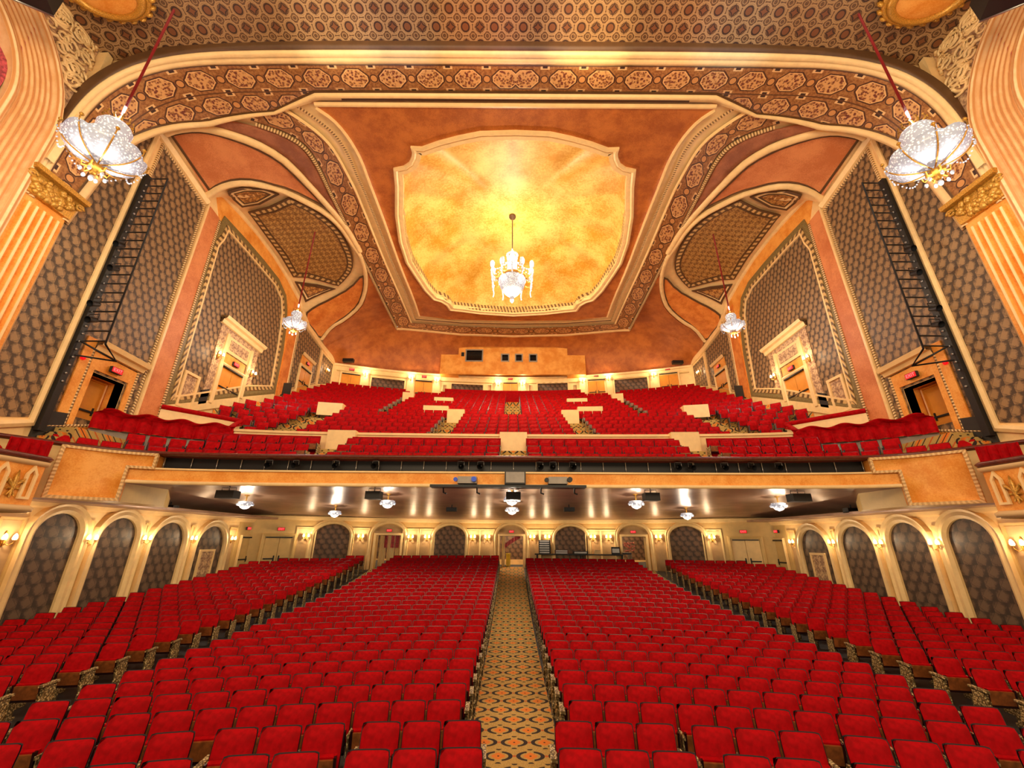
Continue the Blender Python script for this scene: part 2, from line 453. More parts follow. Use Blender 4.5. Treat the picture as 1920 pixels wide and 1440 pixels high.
# ================================================================== CEILING
def g(a):
    a = abs(a); return a * a / 44 if a < 4.4 else .44 + .2 * (a - 4.4)
DOME_OUT = [(957, 242), (900, 244), (860, 252), (822, 262), (791, 273), (770, 272), (773, 282), (772, 291), (767, 302), (757, 309), (738, 313), (741, 345), (741, 400), (748, 450), (761, 490), (777, 515), (795, 542), (812, 560), (826, 564), (836, 570), (843, 580), (870, 583), (900, 587), (957, 591)]
def symm(P):  # left half (top centre -> bottom centre) to closed loop
    P = [(p[0], p[1]) for p in P]; P[0] = (0, P[0][1]); P[-1] = (0, P[-1][1])
    return P + [(-x, y) for x, y in P[-2:0:-1]]
dome_o = symm(cpts(DOME_OUT))
dcx = (0.0, (min(p[1] for p in dome_o) + max(p[1] for p in dome_o)) / 2)
def shrink(L, k):   # inset towards centre by k metres
    out = []
    for x, y in L:
        v = Vector((x - dcx[0], y - dcx[1])); out.append((dcx[0] + v.x * (1 - k / v.length), dcx[1] + v.y * (1 - k / v.length)))
    return out
dome_o = dens(dome_o, .35, True)
dome_i = shrink(dome_o, .42)
back = [(x, Yb(x)) for x in np.linspace(-14.5, 14.5, 25)]
def inside(x, y, L):
    c = False; n_ = len(L)
    for i in range(n_):
        (x1, y1), (x2, y2) = L[i], L[i - 1]
        if (y1 > y) != (y2 > y) and x < (x2 - x1) * (y - y1) / (y2 - y1) + x1: c = not c
    return c
b = MB(); NX, NY = 104, 84
P_ = lambda a, t: (-14.52 + 29.04 * a, 9.4 + (Yb(-14.52 + 29.04 * a) - 2.3 - 9.4) * t)
b.grid(lambda a, t: cmap(1)(*P_(a, t), -.09), NX, NY)
b.f = [q for q in b.f]; keep = [k for k, q in enumerate(b.f) if not inside(sum(b.v[i][0] for i in q) / 4, sum(b.v[i][1] for i in q) / 4, dome_i)]
b.f = [b.f[k] for k in keep]; b.uv = [b.uv[k] for k in keep]; b.mi = [b.mi[k] for k in keep]; b.sm = [b.sm[k] for k in keep]
ceiling = b.build('ceiling', CREAM, label='cream vaulted auditorium ceiling with painted panels and a gold oval dome', **STRUCT)

def panel(name, poly, mat, sx, d=.05, parent=None, maxlen=.3, **kw):
    b = MB(); b.prism([poly], cmap(sx), -.02, d, maxlen); return b.build(name, mat, parent or ceiling, **kw)
# gold dome: upright rim, then the shell
b = MB(); n = len(dome_i)
b.grid(lambda a, t: (dome_i[int(round(a * n)) % n][0], dome_i[int(round(a * n)) % n][1], ceilz(0, 15) - .02 + .5 * t), n, 2, lambda a, t: (a * 60, t), True, True)
b.build('dome_rim', ROPED, ceiling, label='ornamented upright rim of the gold dome')
b = MB()
def shell(a, t):
    x, y = dome_i[int(round(a * n)) % n]; s = 1.04 * (1 - t) ** 1.0
    return (dcx[0] + (x - dcx[0]) * s, dcx[1] + (y - dcx[1]) * s, 16.74 + 2.1 * math.sqrt(max(0, 1 - (s / 1.04) ** 2)))
b.grid(shell, n, 14, None, True, True); b.build('dome', GOLDLEAF, ceiling, label='gold leaf dome with mottled lustre')
b = MB(); b.sweep(dome_o, cmap(1), [(-.02, -.02), (-.02, .10), (.05, .16), (.16, .17), (.22, .10)] if False else [(0, -.02), (0, .14), (-.12, .18), (-.2, .10), (-.24, .12), (-.4, .12), (-.42, -.2)], True)
# orientation of the loop decides the inward side; add the opposite set too thin to matter
dome_frame = b.build('dome_frame', CREAM, ceiling)
# transverse arch before the ceiling: intrados strips
AP = [(14.45, 9.4), (14.45, 10.8), (14.43, 12.0), (14.25, 13.7), (13.6, 14.95), (12.5, 15.7), (11.0, 16.1), (9, 16.26), (6, 16.3), (3, 16.3), (0, 16.3)]
AP = smooth(AP, 2)
YK = [(0.0, [9.05, 9.08, 9.42, 9.46, 10.12, 10.18, 10.45, 10.5]), (.22, [9.1, 9.14, 9.5, 9.54, 10.7, 10.76, 11.0, 11.05]), (.36, [9.15, 9.22, 9.6, 9.64, 11.5, 11.56, 11.78, 11.82]),
      (.50, [9.15, 9.27, 9.74, 9.78, 11.45, 11.5, 11.6, 11.65]), (.60, [9.15, 9.28, 9.75, 9.8, 10.72, 10.8, 11.0, 11.12]), (1.0, [9.15, 9.28, 9.75, 9.8, 10.72, 10.8, 11.0, 11.12])]
APr = resample(AP, 60)
def yk(t, k):
    return interp(t, [(a, L[k]) for a, L in YK])
def arch_pt(t, y, d):
    i = min(60, int(round(t * 60))); x, z = APr[i]; a = APr[max(0, i - 1)]; c = APr[min(60, i + 1)]
    tx, tz = c[0] - a[0], c[1] - a[1]; L = math.hypot(tx, tz) or 1; nx, nz = tz / L, -tx / L   # inward (towards the room)
    nx, nz = -abs(nx), -abs(nz)
    return (x + nx * d, y, z + nz * d)
def arch_strip(name, k0, k1, mat, prof, asp=1.0, **kw):
    b = MB(); Lt = [0]
    for i in range(1, 61): Lt.append(Lt[-1] + math.hypot(APr[i][0] - APr[i - 1][0], APr[i][1] - APr[i - 1][1]))
    for sx in (1, -1):
        def fn(a, t):
            y0, y1 = yk(a, k0), yk(a, k1); f, d = prof[int(round(t * (len(prof) - 1)))]
            x, y, z = arch_pt(a, y0 + (y1 - y0) * f, d); return (-sx * x, y, z)
        b.grid(fn, 60, len(prof) - 1, lambda a, t: (Lt[int(round(a * 60))] * asp, prof[int(round(t * (len(prof) - 1)))][0] * ((yk(a, k1) - yk(a, k0)) / .95 if k0 == 3 else 1)), True)
    return b.build(name, mat, ceiling, **kw)
arch_strip('arch_soffit', 1, 7, CREAM, [(0, .04), (1, .04), (1, -.3)])
arch_strip('arch_lip', 0, 1, DARKLINE, [(0, -.3), (0, .04), (.3, .1), (1, .12)])  # dark lip; its upright front is coloured dark as a shadow gap
arch_strip('arch_moulding', 1, 2, CREAM, [(0, .05), (.1, .16), (.35, .2), (.5, .12), (.62, .18), (.9, .16), (1, .05)])
arch_strip('arch_frieze', 3, 4, FRIEZE, [(0, .06), (.02, .075), (.25, .075), (.5, .075), (.75, .075), (.98, .075), (1, .06)], 1.0, label='medallion frieze of the front arch')
arch_strip('arch_moulding', 5, 6, CREAM, [(0, .05), (.15, .15), (.5, .18), (.85, .15), (1, .05)])
arch_strip('arch_lip', 4, 5, DARKLINE, [(0, .08), (1, .08)])

# side bands, panels and ribs, traced on the left and built on both sides
ORANGE_E = [(593, 199), (624, 220), (646, 244), (665, 272), (680, 301), (692, 335), (715, 395), (732, 442), (751, 497), (777, 560), (787, 591)]
LINE_E = [(532, 184), (567, 204), (599, 227), (624, 247), (642, 270), (657, 297), (672, 335), (682, 354), (700, 400), (720, 450), (737, 497), (760, 545), (779, 598)]
FR_IN = [(490, 177), (530, 202), (567, 226), (599, 250), (620, 272), (636, 297), (657, 337), (667, 357), (685, 401), (705, 451), (725, 499), (748, 550), (771, 604)]
FR_OUT = [(470, 224), (517, 240), (532, 244), (569, 265), (592, 293), (612, 333), (618, 351), (633, 380), (655, 426), (670, 461), (687, 490), (710, 540), (747, 613)]
EDGE = [(480, 231), (530, 249), (567, 270), (590, 299), (609, 337), (615, 351), (630, 380), (652, 426), (667, 461), (684, 490), (707, 540), (744, 615)]
oe, le, fi, fo, ed = [smooth(cpts(L), 1) for L in (ORANGE_E, LINE_E, FR_IN, FR_OUT, EDGE)]
yb0 = onceil(958, 601)[1]
op = [(x, y) for x, y in oe]; 
orange_poly = op + [(-5, onceil(840, 598)[1]), (0, yb0)] + [(5, onceil(840, 598)[1])] + [(-x, y) for x, y in op[::-1]]
b = MB(); b.prism([orange_poly, shrink(dome_o, .05)], cmap(1), -.02, .04, .45); b.build('ceiling_panel', RUST, ceiling, label='rust orange plaster field around the gold dome')
yf = oe[0][1]
b = MB(); b.sweep([(oe[0][0], yf - .02), (0, yf - .02), (-oe[0][0], yf - .02)], cmap(1), [(0, .03), (-.02, .1), (-.1, .13), (-.2, .08)]); b.build('moulding', CREAM, ceiling)
b = MB(); b.sweep([(le[0][0], yf - .32), (0, yf - .32), (-le[0][0], yf - .32)], cmap(1), [(-.06, .02), (-.06, .05), (.06, .05), (.06, .02)]); b.build('moulding_line', DARKLINE, ceiling)
for sx in (1, -1):
    fm = cmap(sx)
    b = MB(); b.loft(fi, fo, fm, .05, 90, 4); b.build('frieze', FRIEZE, ceiling, label='medallion frieze along the side of the central panel')
    b = MB(); b.sweep(dens(ed, .4), fm, [(-.07, 0), (-.07, .1), (0, .13), (.07, .1), (.07, 0)]); b.build('moulding', ROPE, ceiling)
    b = MB(); b.sweep(dens(le, .4), fm, [(-.05, .02), (-.05, .05), (.05, .05), (.05, .02)]); b.build('moulding_line', ROPE, ceiling)
    b = MB(); b.sweep(dens(oe, .4), fm, [(-.04, 0), (-.02, .09), (.06, .12), (.14, .06)]); b.build('moulding', CREAM, ceiling)
    b = MB(); b.sweep(dens(fi, .4), fm, [(-.06, 0), (-.04, .09), (.0, .11), (.06, .05)]); b.build('moulding', CREAM, ceiling)
    # rear run of frieze and mouldings
    c1 = fi[-1]; c2 = fo[-1]
    b = MB(); b.loft([c1, (-4, onceil(858, 611)[1]), (0, onceil(959, 614)[1])], [c2, (-4.4, onceil(852, 624)[1]), (0, onceil(959, 627)[1])], fm, .05, 50, 4); b.build('frieze', FRIEZE, ceiling, label='medallion frieze along the rear of the central panel')
    b = MB(); b.sweep(dens([le[-1], (-4, onceil(862, 605)[1]), (0, onceil(959, 607)[1])], .5), fm, [(-.05, .02), (-.05, .05), (.05, .05), (.05, .02)]); b.build('moulding_line', DARKLINE, ceiling)
    b = MB(); b.sweep(dens([ed[-1], (-4.4, onceil(852, 626)[1]), (0, onceil(959, 629)[1])], .5), fm, [(-.1, 0), (-.1, .12), (.1, .12), (.1, 0)]); b.build('moulding', CREAM, ceiling)

    # bay one: maroon crescent, orange lunette panel
    up = [(298, 231), (330, 224), (367, 222), (417, 224), (467, 234), (517, 249), (530, 254), (564, 274), (587, 303), (606, 341), (627, 384), (649, 424)]
    lo = [(300, 243), (330, 233), (367, 229), (405, 235), (455, 250), (480, 258), (530, 287), (561, 315), (607, 368), (632, 398), (650, 425)]
    panel('ceiling_panel', smooth(cpts(up), 1) + smooth(cpts(lo), 1)[::-1], MAROON, sx, .05, label='maroon crescent panel above the first side bay')
    R1 = cpts([(311, 247), (330, 240), (367, 236), (400, 241), (450, 256), (500, 277), (545, 308), (601, 369), (631, 402), (652, 428), (675, 470)])
    b = MB(); b.sweep(dens(smooth(R1, 1), .4), fm, [(-.16, 0), (-.14, .12), (-.05, .18), (.05, .18), (.14, .12), (.16, 0)], smooth=True); b.build('rib', CREAM, ceiling)
    L1 = cpts([(322, 251), (340, 247), (367, 244), (400, 248), (442, 261), (480, 276), (520, 298), (547, 321), (595, 371), (629, 404)])
    L2 = cpts([(629, 404), (610, 386), (570, 365), (520, 345), (480, 335), (442, 334), (411, 343), (388, 360)])
    b = MB(); b.prism([smooth(L1, 1) + smooth(L2, 1)[1:]], fm, -.02, .05, .3); b.build('ceiling_panel', SALMON, ceiling, label='orange lunette panel over the first side bay')
    b = MB(); b.sweep(dens(smooth(L1, 1) + smooth(L2, 1)[1:-1], .35, True), fm, [(-.05, .0), (-.05, .06), (.05, .09), (.05, .0)], True); b.build('panel_border', DARKLINE, ceiling)
    b = MB(); b.sweep(dens(smooth(cpts([(388, 366), (411, 350), (442, 341), (480, 342), (520, 353), (570, 375), (612, 398), (640, 424), (660, 455), (676, 478)]), 1), .4), fm, [(-.14, 0), (-.12, .14), (0, .2), (.12, .14), (.14, 0)], smooth=True); b.build('rib', CREAM, ceiling)
    # bay two: small corner panels, filigree panel
    for nm, P, M_ in (('corner', [(430, 359), (440, 373), (455, 386), (486, 381), (520, 363), (495, 354), (455, 352)], STENCIL), ('corner', [(556, 529), (574, 563), (625, 541), (595, 534)], STENCIL)):
        Q = cpts(P); c_ = Vector((sum(p[0] for p in Q) / len(Q), sum(p[1] for p in Q) / len(Q)))
        b = MB(); b.prism([Q], fm, -.02, .05, .3); b.build('ceiling_panel', CREAM, ceiling)
        b = MB(); b.sweep(dens(Q, .3, True), fm, [(-.06, 0), (-.06, .06), (.06, .06), (.06, 0)], True); b.build('panel_border', DARKLINE, ceiling)
        Q2 = [tuple(c_ + (Vector(p) - c_) * .72) for p in Q]
        b = MB(); b.prism([Q2], fm, -.02, .07, .3); b.build('ceiling_panel', M_, ceiling, label='gilt stencilled corner panel')
        b = MB(); b.sweep(dens(Q2, .3, True), fm, [(-.035, 0), (-.035, .08), (.035, .08), (.035, 0)], True); b.build('panel_border', DARKLINE, ceiling)
    P = [(468, 397), (505, 388), (542, 371), (582, 389), (620, 416), (640, 438), (653, 461), (661, 482), (660, 505), (645, 524), (634, 534), (607, 526), (576, 518), (551, 517), (530, 482)]
    Q = cpts(P); Q = smooth(Q[2:11], 1) + Q[11:] + Q[:2]
    c_ = Vector((sum(p[0] for p in Q) / len(Q), sum(p[1] for p in Q) / len(Q)))
    b = MB(); b.prism([Q], fm, -.02, .05, .3); b.build('ceiling_panel', FILI, ceiling, label='tan filigree panel over the second side bay')
    for o_, M_, wd in ((.0, DARKLINE, .05), (.16, ROPED, .1), (.34, DARKLINE, .05)):
        Q2 = [tuple(Vector(p) + (c_ - Vector(p)).normalized() * o_) for p in Q]
        b = MB(); b.sweep(dens(Q2, .3, True), fm, [(-wd, 0), (-wd, .07), (wd, .07), (wd, 0)], True); b.build('panel_border', M_, ceiling)
    # bay three
    P = [(681, 513), (682, 530), (681, 543), (672, 570), (651, 590), (626, 606), (612, 620), (600, 635), (585, 612), (571, 590), (590, 575), (620, 561), (657, 541)]
    Q = smooth(cpts(P), 1, True)
    b = MB(); b.prism([Q], fm, -.02, .05, .3); b.build('ceiling_panel', ORANGE, ceiling, label='orange lunette panel over the third side bay')
    b = MB(); b.sweep(dens(Q, .35, True), fm, [(-.05, 0), (-.05, .06), (.05, .06), (.05, 0)], True); b.build('panel_border', DARKLINE, ceiling)
    R3 = cpts([(676, 478), (684, 500), (687, 525), (684, 550), (674, 574), (648, 597), (622, 611), (604, 634)])
    b = MB(); b.sweep(dens(smooth(R3, 1), .4), fm, [(-.14, 0), (-.12, .14), (0, .18), (.12, .14), (.14, 0)], smooth=True); b.build('rib', CREAM, ceiling)
    # orange cove at the rear
    P = [(690, 512), (691, 528), (688, 552), (678, 577), (651, 601), (624, 615), (606, 637)]
    Q = smooth(cpts(P), 1); e2 = [p for p in ed if p[1] > Q[0][1] - .3]
    zz = [(-14.4, Yb(14.4) - 2.3)]
    bk = [(x, Yb(x) - 2.3) for x in np.linspace(-14.3, 0, 16)]
    poly = Q + zz + bk + [(0, onceil(959, 630)[1])] + [(-4.4, onceil(852, 627)[1])] + e2[::-1]
    b = MB(); b.prism([poly], fm, -.02, .06, .3); b.build('ceiling_cove', RUST, ceiling, label='orange plaster cove sweeping down to the rear wall')

def cove(a, t):
    x = -14.48 + 28.96 * a; ph = PI / 2 * t; y = Yb(x) - 2.4 + 2.4 * math.sin(ph); z0 = ceilz(x, Yb(x) - 2.45)
    return (x, y - .03 * t, z0 + (13.2 - z0) * (1 - math.cos(ph)) - .055)
b = MB(); b.grid(cove, 60, 14); b.build('ceiling_cove', RUST, ceiling, label='curved orange cove above the rear wall')
# mosaic ceiling towards the stage
def mosz(x, y): return 16.45 + .10 * (9.3 - y) - (abs(x) / 14.5) ** 4 * .8
b = MB(); b.grid(lambda a, t: (-14.4 + 28.8 * a, 3.5 + 5.9 * t, mosz(-14.4 + 28.8 * a, 3.5 + 5.9 * t)), 40, 8)
b.build('stage_ceiling', MOSAIC, ceiling, label='mosaic painted ceiling of circles and stars nearest the stage')
b = MB(); b.grid(lambda a, t: (-14.4 + 28.8 * a, 9.3, 16.28 + (mosz(-14.4 + 28.8 * a, 9.3) - 16.28) * t), 40, 2); b.build('arch_face', DARKLINE, ceiling)  # painted dark to stand for the shadow gap above the arch

# ================================================================== SIDE WALLS
ARCHL = [(10.3, 11.8), (13.08, 14.47), (15.21, 16.71), (17.49, 19.19), (20.05, 21.91)]
ATOP = [.76, .73, .69, .62, .55]
def arch_shape(y0, y1, top, bot, n=16, e=1.0):
    r = (y1 - y0) / 2; c = (y0 + y1) / 2; h = r * e
    return [(y0, bot)] + [(c - r * math.cos(PI * k / n), top - h + h * math.sin(PI * k / n)) for k in range(n + 1)] + [(y1, bot)]
def rect(y0, y1, z0, z1): return [(y0, z0), (y1, z0), (y1, z1), (y0, z1)]
EXM = {}
def exit_sign(loc, rz, label, s=.34, side=None):
    s *= .82
    r = empty('exit_sign', loc, rz, label=label, category='sign', group='exit signs')
    b = MB(); b.box(-s, s, -.05, .05, -s * .48, s * .48); b.build('sign_housing', BLACKM, r)
    b = MB(); b.box(-s * .92, s * .92, -.062, -.048, -s * .4, s * .4); face = b.build('sign_face', EXITRED, r)
    if 'm' not in EXM:
        cu = bpy.data.curves.new('exit_letters', 'FONT'); cu.body = 'EXIT'; cu.size = .78; cu.extrude = .01; cu.align_x = 'CENTER'; cu.align_y = 'CENTER'
        to = bpy.data.objects.new('exit_letters_curve', cu); EXM['m'] = bpy.data.meshes.new_from_object(to); bpy.data.objects.remove(to)
        EXM['m'].materials.clear(); EXM['m'].materials.append(EXITTXT)
    o = bpy.data.objects.new('exit_letters', EXM['m']); C.objects.link(o); o.parent = face; o.location = (0, -.066, 0); o.rotation_euler = (PI / 2, 0, 0); o.scale = (s, s, s)
    return r
DN = [0]
def door(name_label, mapf, u0, u1, z0, z1, d, mat=DOORW, leaves=2, closer=True, frame=CREAM, fw=.14, top=None):
    """a wooden double door in a frame on the surface mapf(u, z, d)"""
    DN[0] += 1
    b = MB(); o_ = rect(u0 - fw, u1 + fw, z0 - .02, z1 + fw); i_ = rect(u0, u1, z0 - .021, z1)
    b.sweep([(u0 - fw / 2, z0), (u0 - fw / 2, z1 + fw / 2), (u1 + fw / 2, z1 + fw / 2), (u1 + fw / 2, z0)], mapf, [(-fw / 2, d), (-fw / 2, d + .1), (0, d + .13), (fw / 2, d + .1), (fw / 2, d)])
    D = b.build('door_%d' % DN[0], frame, kind='structure', label=name_label, category='door')
    w_ = (u1 - u0) / leaves
    for k in range(leaves):
        b = MB(); a0, a1 = u0 + k * w_ + .012, u0 + (k + 1) * w_ - .012
        b.prism([rect(a0, a1, z0, z1)], mapf, d, d + .05); leaf = b.build('door_leaf', mat, D)
        hb = MB(); zc = z0 + .45 * (z1 - z0) if z1 - z0 < 2.6 else z0 + 1.05
        hb.prism([rect(a0 + .08, a1 - .08, zc - .03, zc + .03)], mapf, d + .05, d + .11); hb.prism([rect(a1 - .12 if k == 0 else a0 + .08, a1 - .08 if k == 0 else a0 + .12, zc - .12, zc + .16)], mapf, d + .05, d + .09)
        hb.build('door_handle', BLACK, leaf)
    if closer:
        hb = MB(); hb.prism([rect(u0 + .06, u1 - .06, z1 - .09, z1 - .03)], mapf, d + .05, d + .14); hb.build('door_closer', BLACK, D)
    return D
def sconce(loc, rz, label, group, power=9, lamps=2, s=1.0, col=(1, .74, .44), base=None):
    """small gilt wall bracket; local -Y points into the room"""
    if base is None:
        r = empty('wall_sconce', loc, rz, label=label, category='wall light', group=group)
        b = MB(); b.lathe([(.001, -.16), (.05, -.12), (.06, 0), (.04, .14), (.02, .24), (.001, .27)], (0, -.02, 0), 10); b.build('backplate', GOLD, r)
        for k in range(lamps):
            x = (k - (lamps - 1) / 2) * .26
            b = MB(); b.tube([(0, -.03, -.06), (x * .6, -.12, -.13), (x, -.17, -.06), (x, -.17, 0)], .013, 6); b.lathe([(.02, 0), (.05, .02), (.03, .03)], (x, -.17, 0), 8)
            a = b.build('arm', GOLD, r)
            b = MB(); b.lathe([(.045, .02), (.062, .06), (.05, .14), (.02, .19), (.001, .2)], (x, -.17, 0), 8); b.build('lamp_shade', SHADE, a)
    else:
        r = base.copy(); C.objects.link(r); r.location = loc; r.rotation_euler = (0, 0, rz); r['label'] = label; r['group'] = group
        for ch in base.children:
            if ch.type == 'LIGHT': continue
            c = ch.copy(); C.objects.link(c); c.parent = r
            for g_ in ch.children: d_ = g_.copy(); C.objects.link(d_); d_.parent = c
    if power: light('POINT', (0, -.34, .16), power, col, .04, parent=r)
    return r
SC0 = None
for sx, side in ((1, 'left'), (-1, 'right')):
    wm = wmap(sx); fl = sx < 0
    top = [(y, interp(y, ZW) + .35) for y in (3.5, 9, 9.2, 11.7, 14.9, 15.6, 17, 20.3, 23.7, 25.4, 30.5)]
    outl = [(3.5, -3.4), (30.6, -3.4)] + [(30.6, 13.7)] + [(y, z if y > 9.1 else 17.6) for y, z in top[::-1]][1:]
    b = MB(); b.prism([outl, rect(13.02, 14.22, 3.25, 5.32)], wm, -.35, 0)
    wall = b.build('wall_' + side, CREAM, label='%s side wall with patterned panels, pilasters and arched niches' % side, **STRUCT)
    def wp(name, P, mat, d=.03, d0=0, **kw): b = MB(); b.prism([P], wm, d0, d); return b.build(name, mat, wall, **kw)
    def ws(name, P, mat, prof, closed=False, **kw): b = MB(); b.sweep(P, wm, prof, closed); return b.build(name, mat, wall, **kw)
    bead = [(-.05, 0), (-.05, .06), (0, .09), (.05, .06), (.05, 0)]
    # --- upper wall, panel one (behind the organ-arch pilaster)
    wp('wall_panel', [(10.45, 3.0), (11.78, 3.35), (11.78, 15.3), (11.3, 15.3), (10.9, 14.0), (10.5, 12.2), (10.45, 10)], DAM_Y, .02, label='brown damask panel beside the fluted pilaster')
    wp('wall_panel', [(9.2, 2.4), (10.45, 2.75), (10.45, 9.4), (9.2, 9.4)], BEIGE, .015)
    ws('panel_moulding', [(9.2, 2.35), (10.5, 2.75), (11.85, 3.2), (11.85, 15.2)], CREAM, [(-.1, 0), (-.1, .08), (0, .12), (.1, .08), (.1, 0)])
    # --- panel two
    Q = [(12.2, 3.2), (12.2, 15.05), (14.85, 14.45), (14.85, 3.9)]
    b = MB(); b.prism([Q, rect(13.0, 14.24, 3.72, 5.34)], wm, 0, .02); b.build('wall_panel', DAM_Y, wall, label='brown damask panel between the lighting ladder and the orange pilaster')
    ws('panel_moulding', Q, ROPE, bead, True)
    ws('panel_moulding', [(12.55, 3.3), (12.55, 6.4)], AMBER, [(-.16, 0), (-.16, .07), (.16, .07), (.16, 0)])
    wp('dado', [(11.95, 2.7), (12.75, 2.9), (12.75, 3.75), (11.95, 3.65)], BLACKM, .08, label='black dado board')
    # wall top ribs
    ws('cornice', [(11.72, 15.45), (14.92, 14.78)], CREAM, [(-.22, 0), (-.2, .12), (0, .2), (.2, .12), (.22, 0)])
    # orange pilaster
    wp('pilaster', [(14.98, 4.2), (15.92, 4.6), (15.78, 14.6), (15.0, 14.7)], SALMON, .09, label='orange plaster pilaster')
    ws('pilaster_moulding', [(14.98, 4.2), (14.98, 14.7)], CREAM, [(-.05, 0), (-.05, .13), (.05, .13), (.05, 0)])
    ws('pilaster_moulding', [(15.95, 4.6), (15.82, 14.5)], ROPE, [(-.05, 0), (-.05, .13), (.05, .13), (.05, 0)])
    # --- arched bay: orange surround, frames, damask field
    arc = [(15.0, 14.85), (15.25, 15.6), (15.65, 15.85), (17, 15.95), (18.6, 15.98), (20.3, 15.85), (22, 15.5), (23.7, 15.0), (24.4, 14.4)]
    FR = [(16.28, 5.2), (15.85, 13.6), (16.09, 14.2), (16.2, 14.85), (17.74, 14.89), (19.5, 14.86), (21.14, 14.75), (22.1, 14.3), (22.55, 13.5), (22.85, 12.3), (23.05, 11.0), (23.17, 8.24), (20.94, 7.32), (16.73, 5.39)]
    FR[0] = (16.2, 5.25); FR[-1] = (16.73, 5.45)
    wp('wall_panel', [(15.95, 4.7), (15.85, 14.6)] + arc[1:] + [(24.3, 9.0), (23.3, 8.2), (20.9, 7.1)], AMBER, .02, label='amber plaster surround of the arched bay')
    wp('pilaster', [(23.5, 8.1), (24.34, 8.6), (24.15, 14.2), (23.3, 14.6)], ORANGE, .07, label='narrow orange pilaster beyond the arched bay')
    ws('pilaster_moulding', [(24.4, 8.6), (24.2, 14.2)], CREAM, bead)
    ws('panel_moulding', FR, GREENGOLD, [(-.17, 0), (-.17, .07), (.0, .09), (.17, .07), (.17, 0)], True)
    ctr = Vector((19.6, 10.6))
    def inset(P, k): return [tuple(Vector(p) + (ctr - Vector(p)).normalized() * k) for p in P]
    ws('panel_moulding', inset(FR, .3), ROPED, [(-.09, 0), (-.09, .1), (.09, .1), (.09, 0)], True)
    wp('wall_panel', inset(FR, .36), DAM_Y, .035, label='brown damask field of the arched bay')
    ws('panel_moulding', inset(FR, .46), CREAM, [(-.04, 0), (-.04, .11), (.04, .11), (.04, 0)], True)
    ws('skirting', [(16.2, 4.95), (20.9, 6.95), (23.3, 7.95)], CREAM, [(-.22, 0), (-.2, .1), (.2, .1), (.22, 0)])
    ws('cornice', [(14.95, 14.9)] + arc[1:], CREAM, [(-.06, 0), (-.04, .1), (.1, .14), (.24, .06)])
    wp('grille', rect(16.62, 17.42, 5.35, 6.85), FILIW, .06, .02, label='filigree ventilation grille')
    ws('grille_frame', rect(16.62, 17.42, 5.35, 6.85), CREAM, [(-.06, 0), (-.06, .12), (.06, .12), (.06, 0)], True)
    # --- rear bays
    Q = [(24.5, 8.9), (24.45, 14.0), (25.5, 13.65), (27.8, 13.35), (27.8, 10.6)]
    wp('wall_panel', Q, DAM_Y, .02, label='brown damask panel around the third balcony door')
    ws('panel_moulding', Q, ROPE, bead, True)
    Q = [(28.15, 10.6), (28.15, 13.25), (30.2, 13.15), (30.2, 11.4)]
    wp('wall_panel', Q, DAM_Y, .02, label='brown damask panel at the rear corner'); ws('panel_moulding', Q, CREAM, bead, True)
    ws('cornice', [(24.3, 14.45), (25.4, 13.95), (27.5, 13.6), (30.3, 13.4)], CREAM, [(-.18, 0), (-.16, .12), (.16, .16), (.18, 0)])
    wp('dado', [(24.0, 8.3), (24.9, 8.7), (24.9, 9.5), (24.0, 9.15)], BLACKM, .1); wp('dado', [(17.75, 5.7), (18.2, 5.9), (18.2, 6.6), (17.75, 6.4)], BLACKM, .1)
    # --- door one in its deep recess
    b = MB()
    for P in ((13.02, 3.25, 13.02, 5.32), (14.22, 3.25, 14.22, 5.32), (13.02, 5.32, 14.22, 5.32)):
        b.v += [wm(P[0], P[1], 0), wm(P[0], P[1], -.6), wm(P[2], P[3], -.6), wm(P[2], P[3], 0)]; n_ = len(b.v); b.face((n_ - 4, n_ - 3, n_ - 2, n_ - 1))
    b.prism([rect(12.9, 14.3, 3.2, 5.4)], wm, -.7, -.6); b.build('door_recess', AMBER, wall)
    wp('door_surround', [(12.78, 3.25), (12.78, 6.0), (14.5, 5.9), (14.5, 4.2), (14.3, 4.1), (14.3, 5.4), (12.97, 5.4), (12.97, 3.3)], AMBER, .06, label='amber door surround')
    ws('door_cornice', [(12.66, 6.2), (14.66, 6.1)], CREAM, [(-.16, 0), (-.16, .16), (-.02, .2), (.0, .34), (.16, .4), (.17, 0)])
    ws('door_moulding', [(12.72, 3.2), (12.72, 6.05)], ROPE, bead); ws('door_moulding', [(14.56, 4.1), (14.56, 5.95)], ROPE, bead)
    door('amber single door deep in its recess, %s end of the balcony front' % side, wm, 13.08, 14.08, 3.27, 5.22, -.6, leaves=1, closer=False, fw=.05, frame=DOORW)
    exit_sign((-sx * 14.36, 13.62, 5.62), sx * PI / 2, 'red exit sign over the recessed %s door nearest the stage' % side, .26)
    # --- door two with tall ornamented surround
    wp('door_surround', [(17.85, 5.9), (17.85, 9.95), (21.0, 9.85), (21.0, 7.2), (20.3, 6.9), (20.3, 9.0), (18.55, 9.0), (18.55, 6.1)], FILIW, .07, label='pale filigree door surround')
    wp('transom_panel', rect(18.45, 20.4, 8.75, 9.6), CREAM, .09); wp('transom_ornament', rect(18.7, 20.15, 8.92, 9.45), FILIW, .12, label='filigree panel over the door')
    ws('door_cornice', [(17.7, 10.15), (21.15, 10.05)], CREAM, [(-.2, 0), (-.18, .16), (0, .2), (.04, .34), (.18, .4), (.2, 0)])
    for u_, z_ in ((18.42, 6.0), (20.42, 6.9)): ws('door_moulding', [(u_, z_), (u_, 9.65)], CREAM, [(-.1, 0), (-.1, .14), (.1, .14), (.1, 0)])
    door('amber double door under a filigree transom, %s side of the balcony' % side, wm, 18.62, 20.22, 6.1, 8.05, .0)
    wp('door_head', rect(18.6, 20.25, 8.05, 8.7), AMBER, .06)
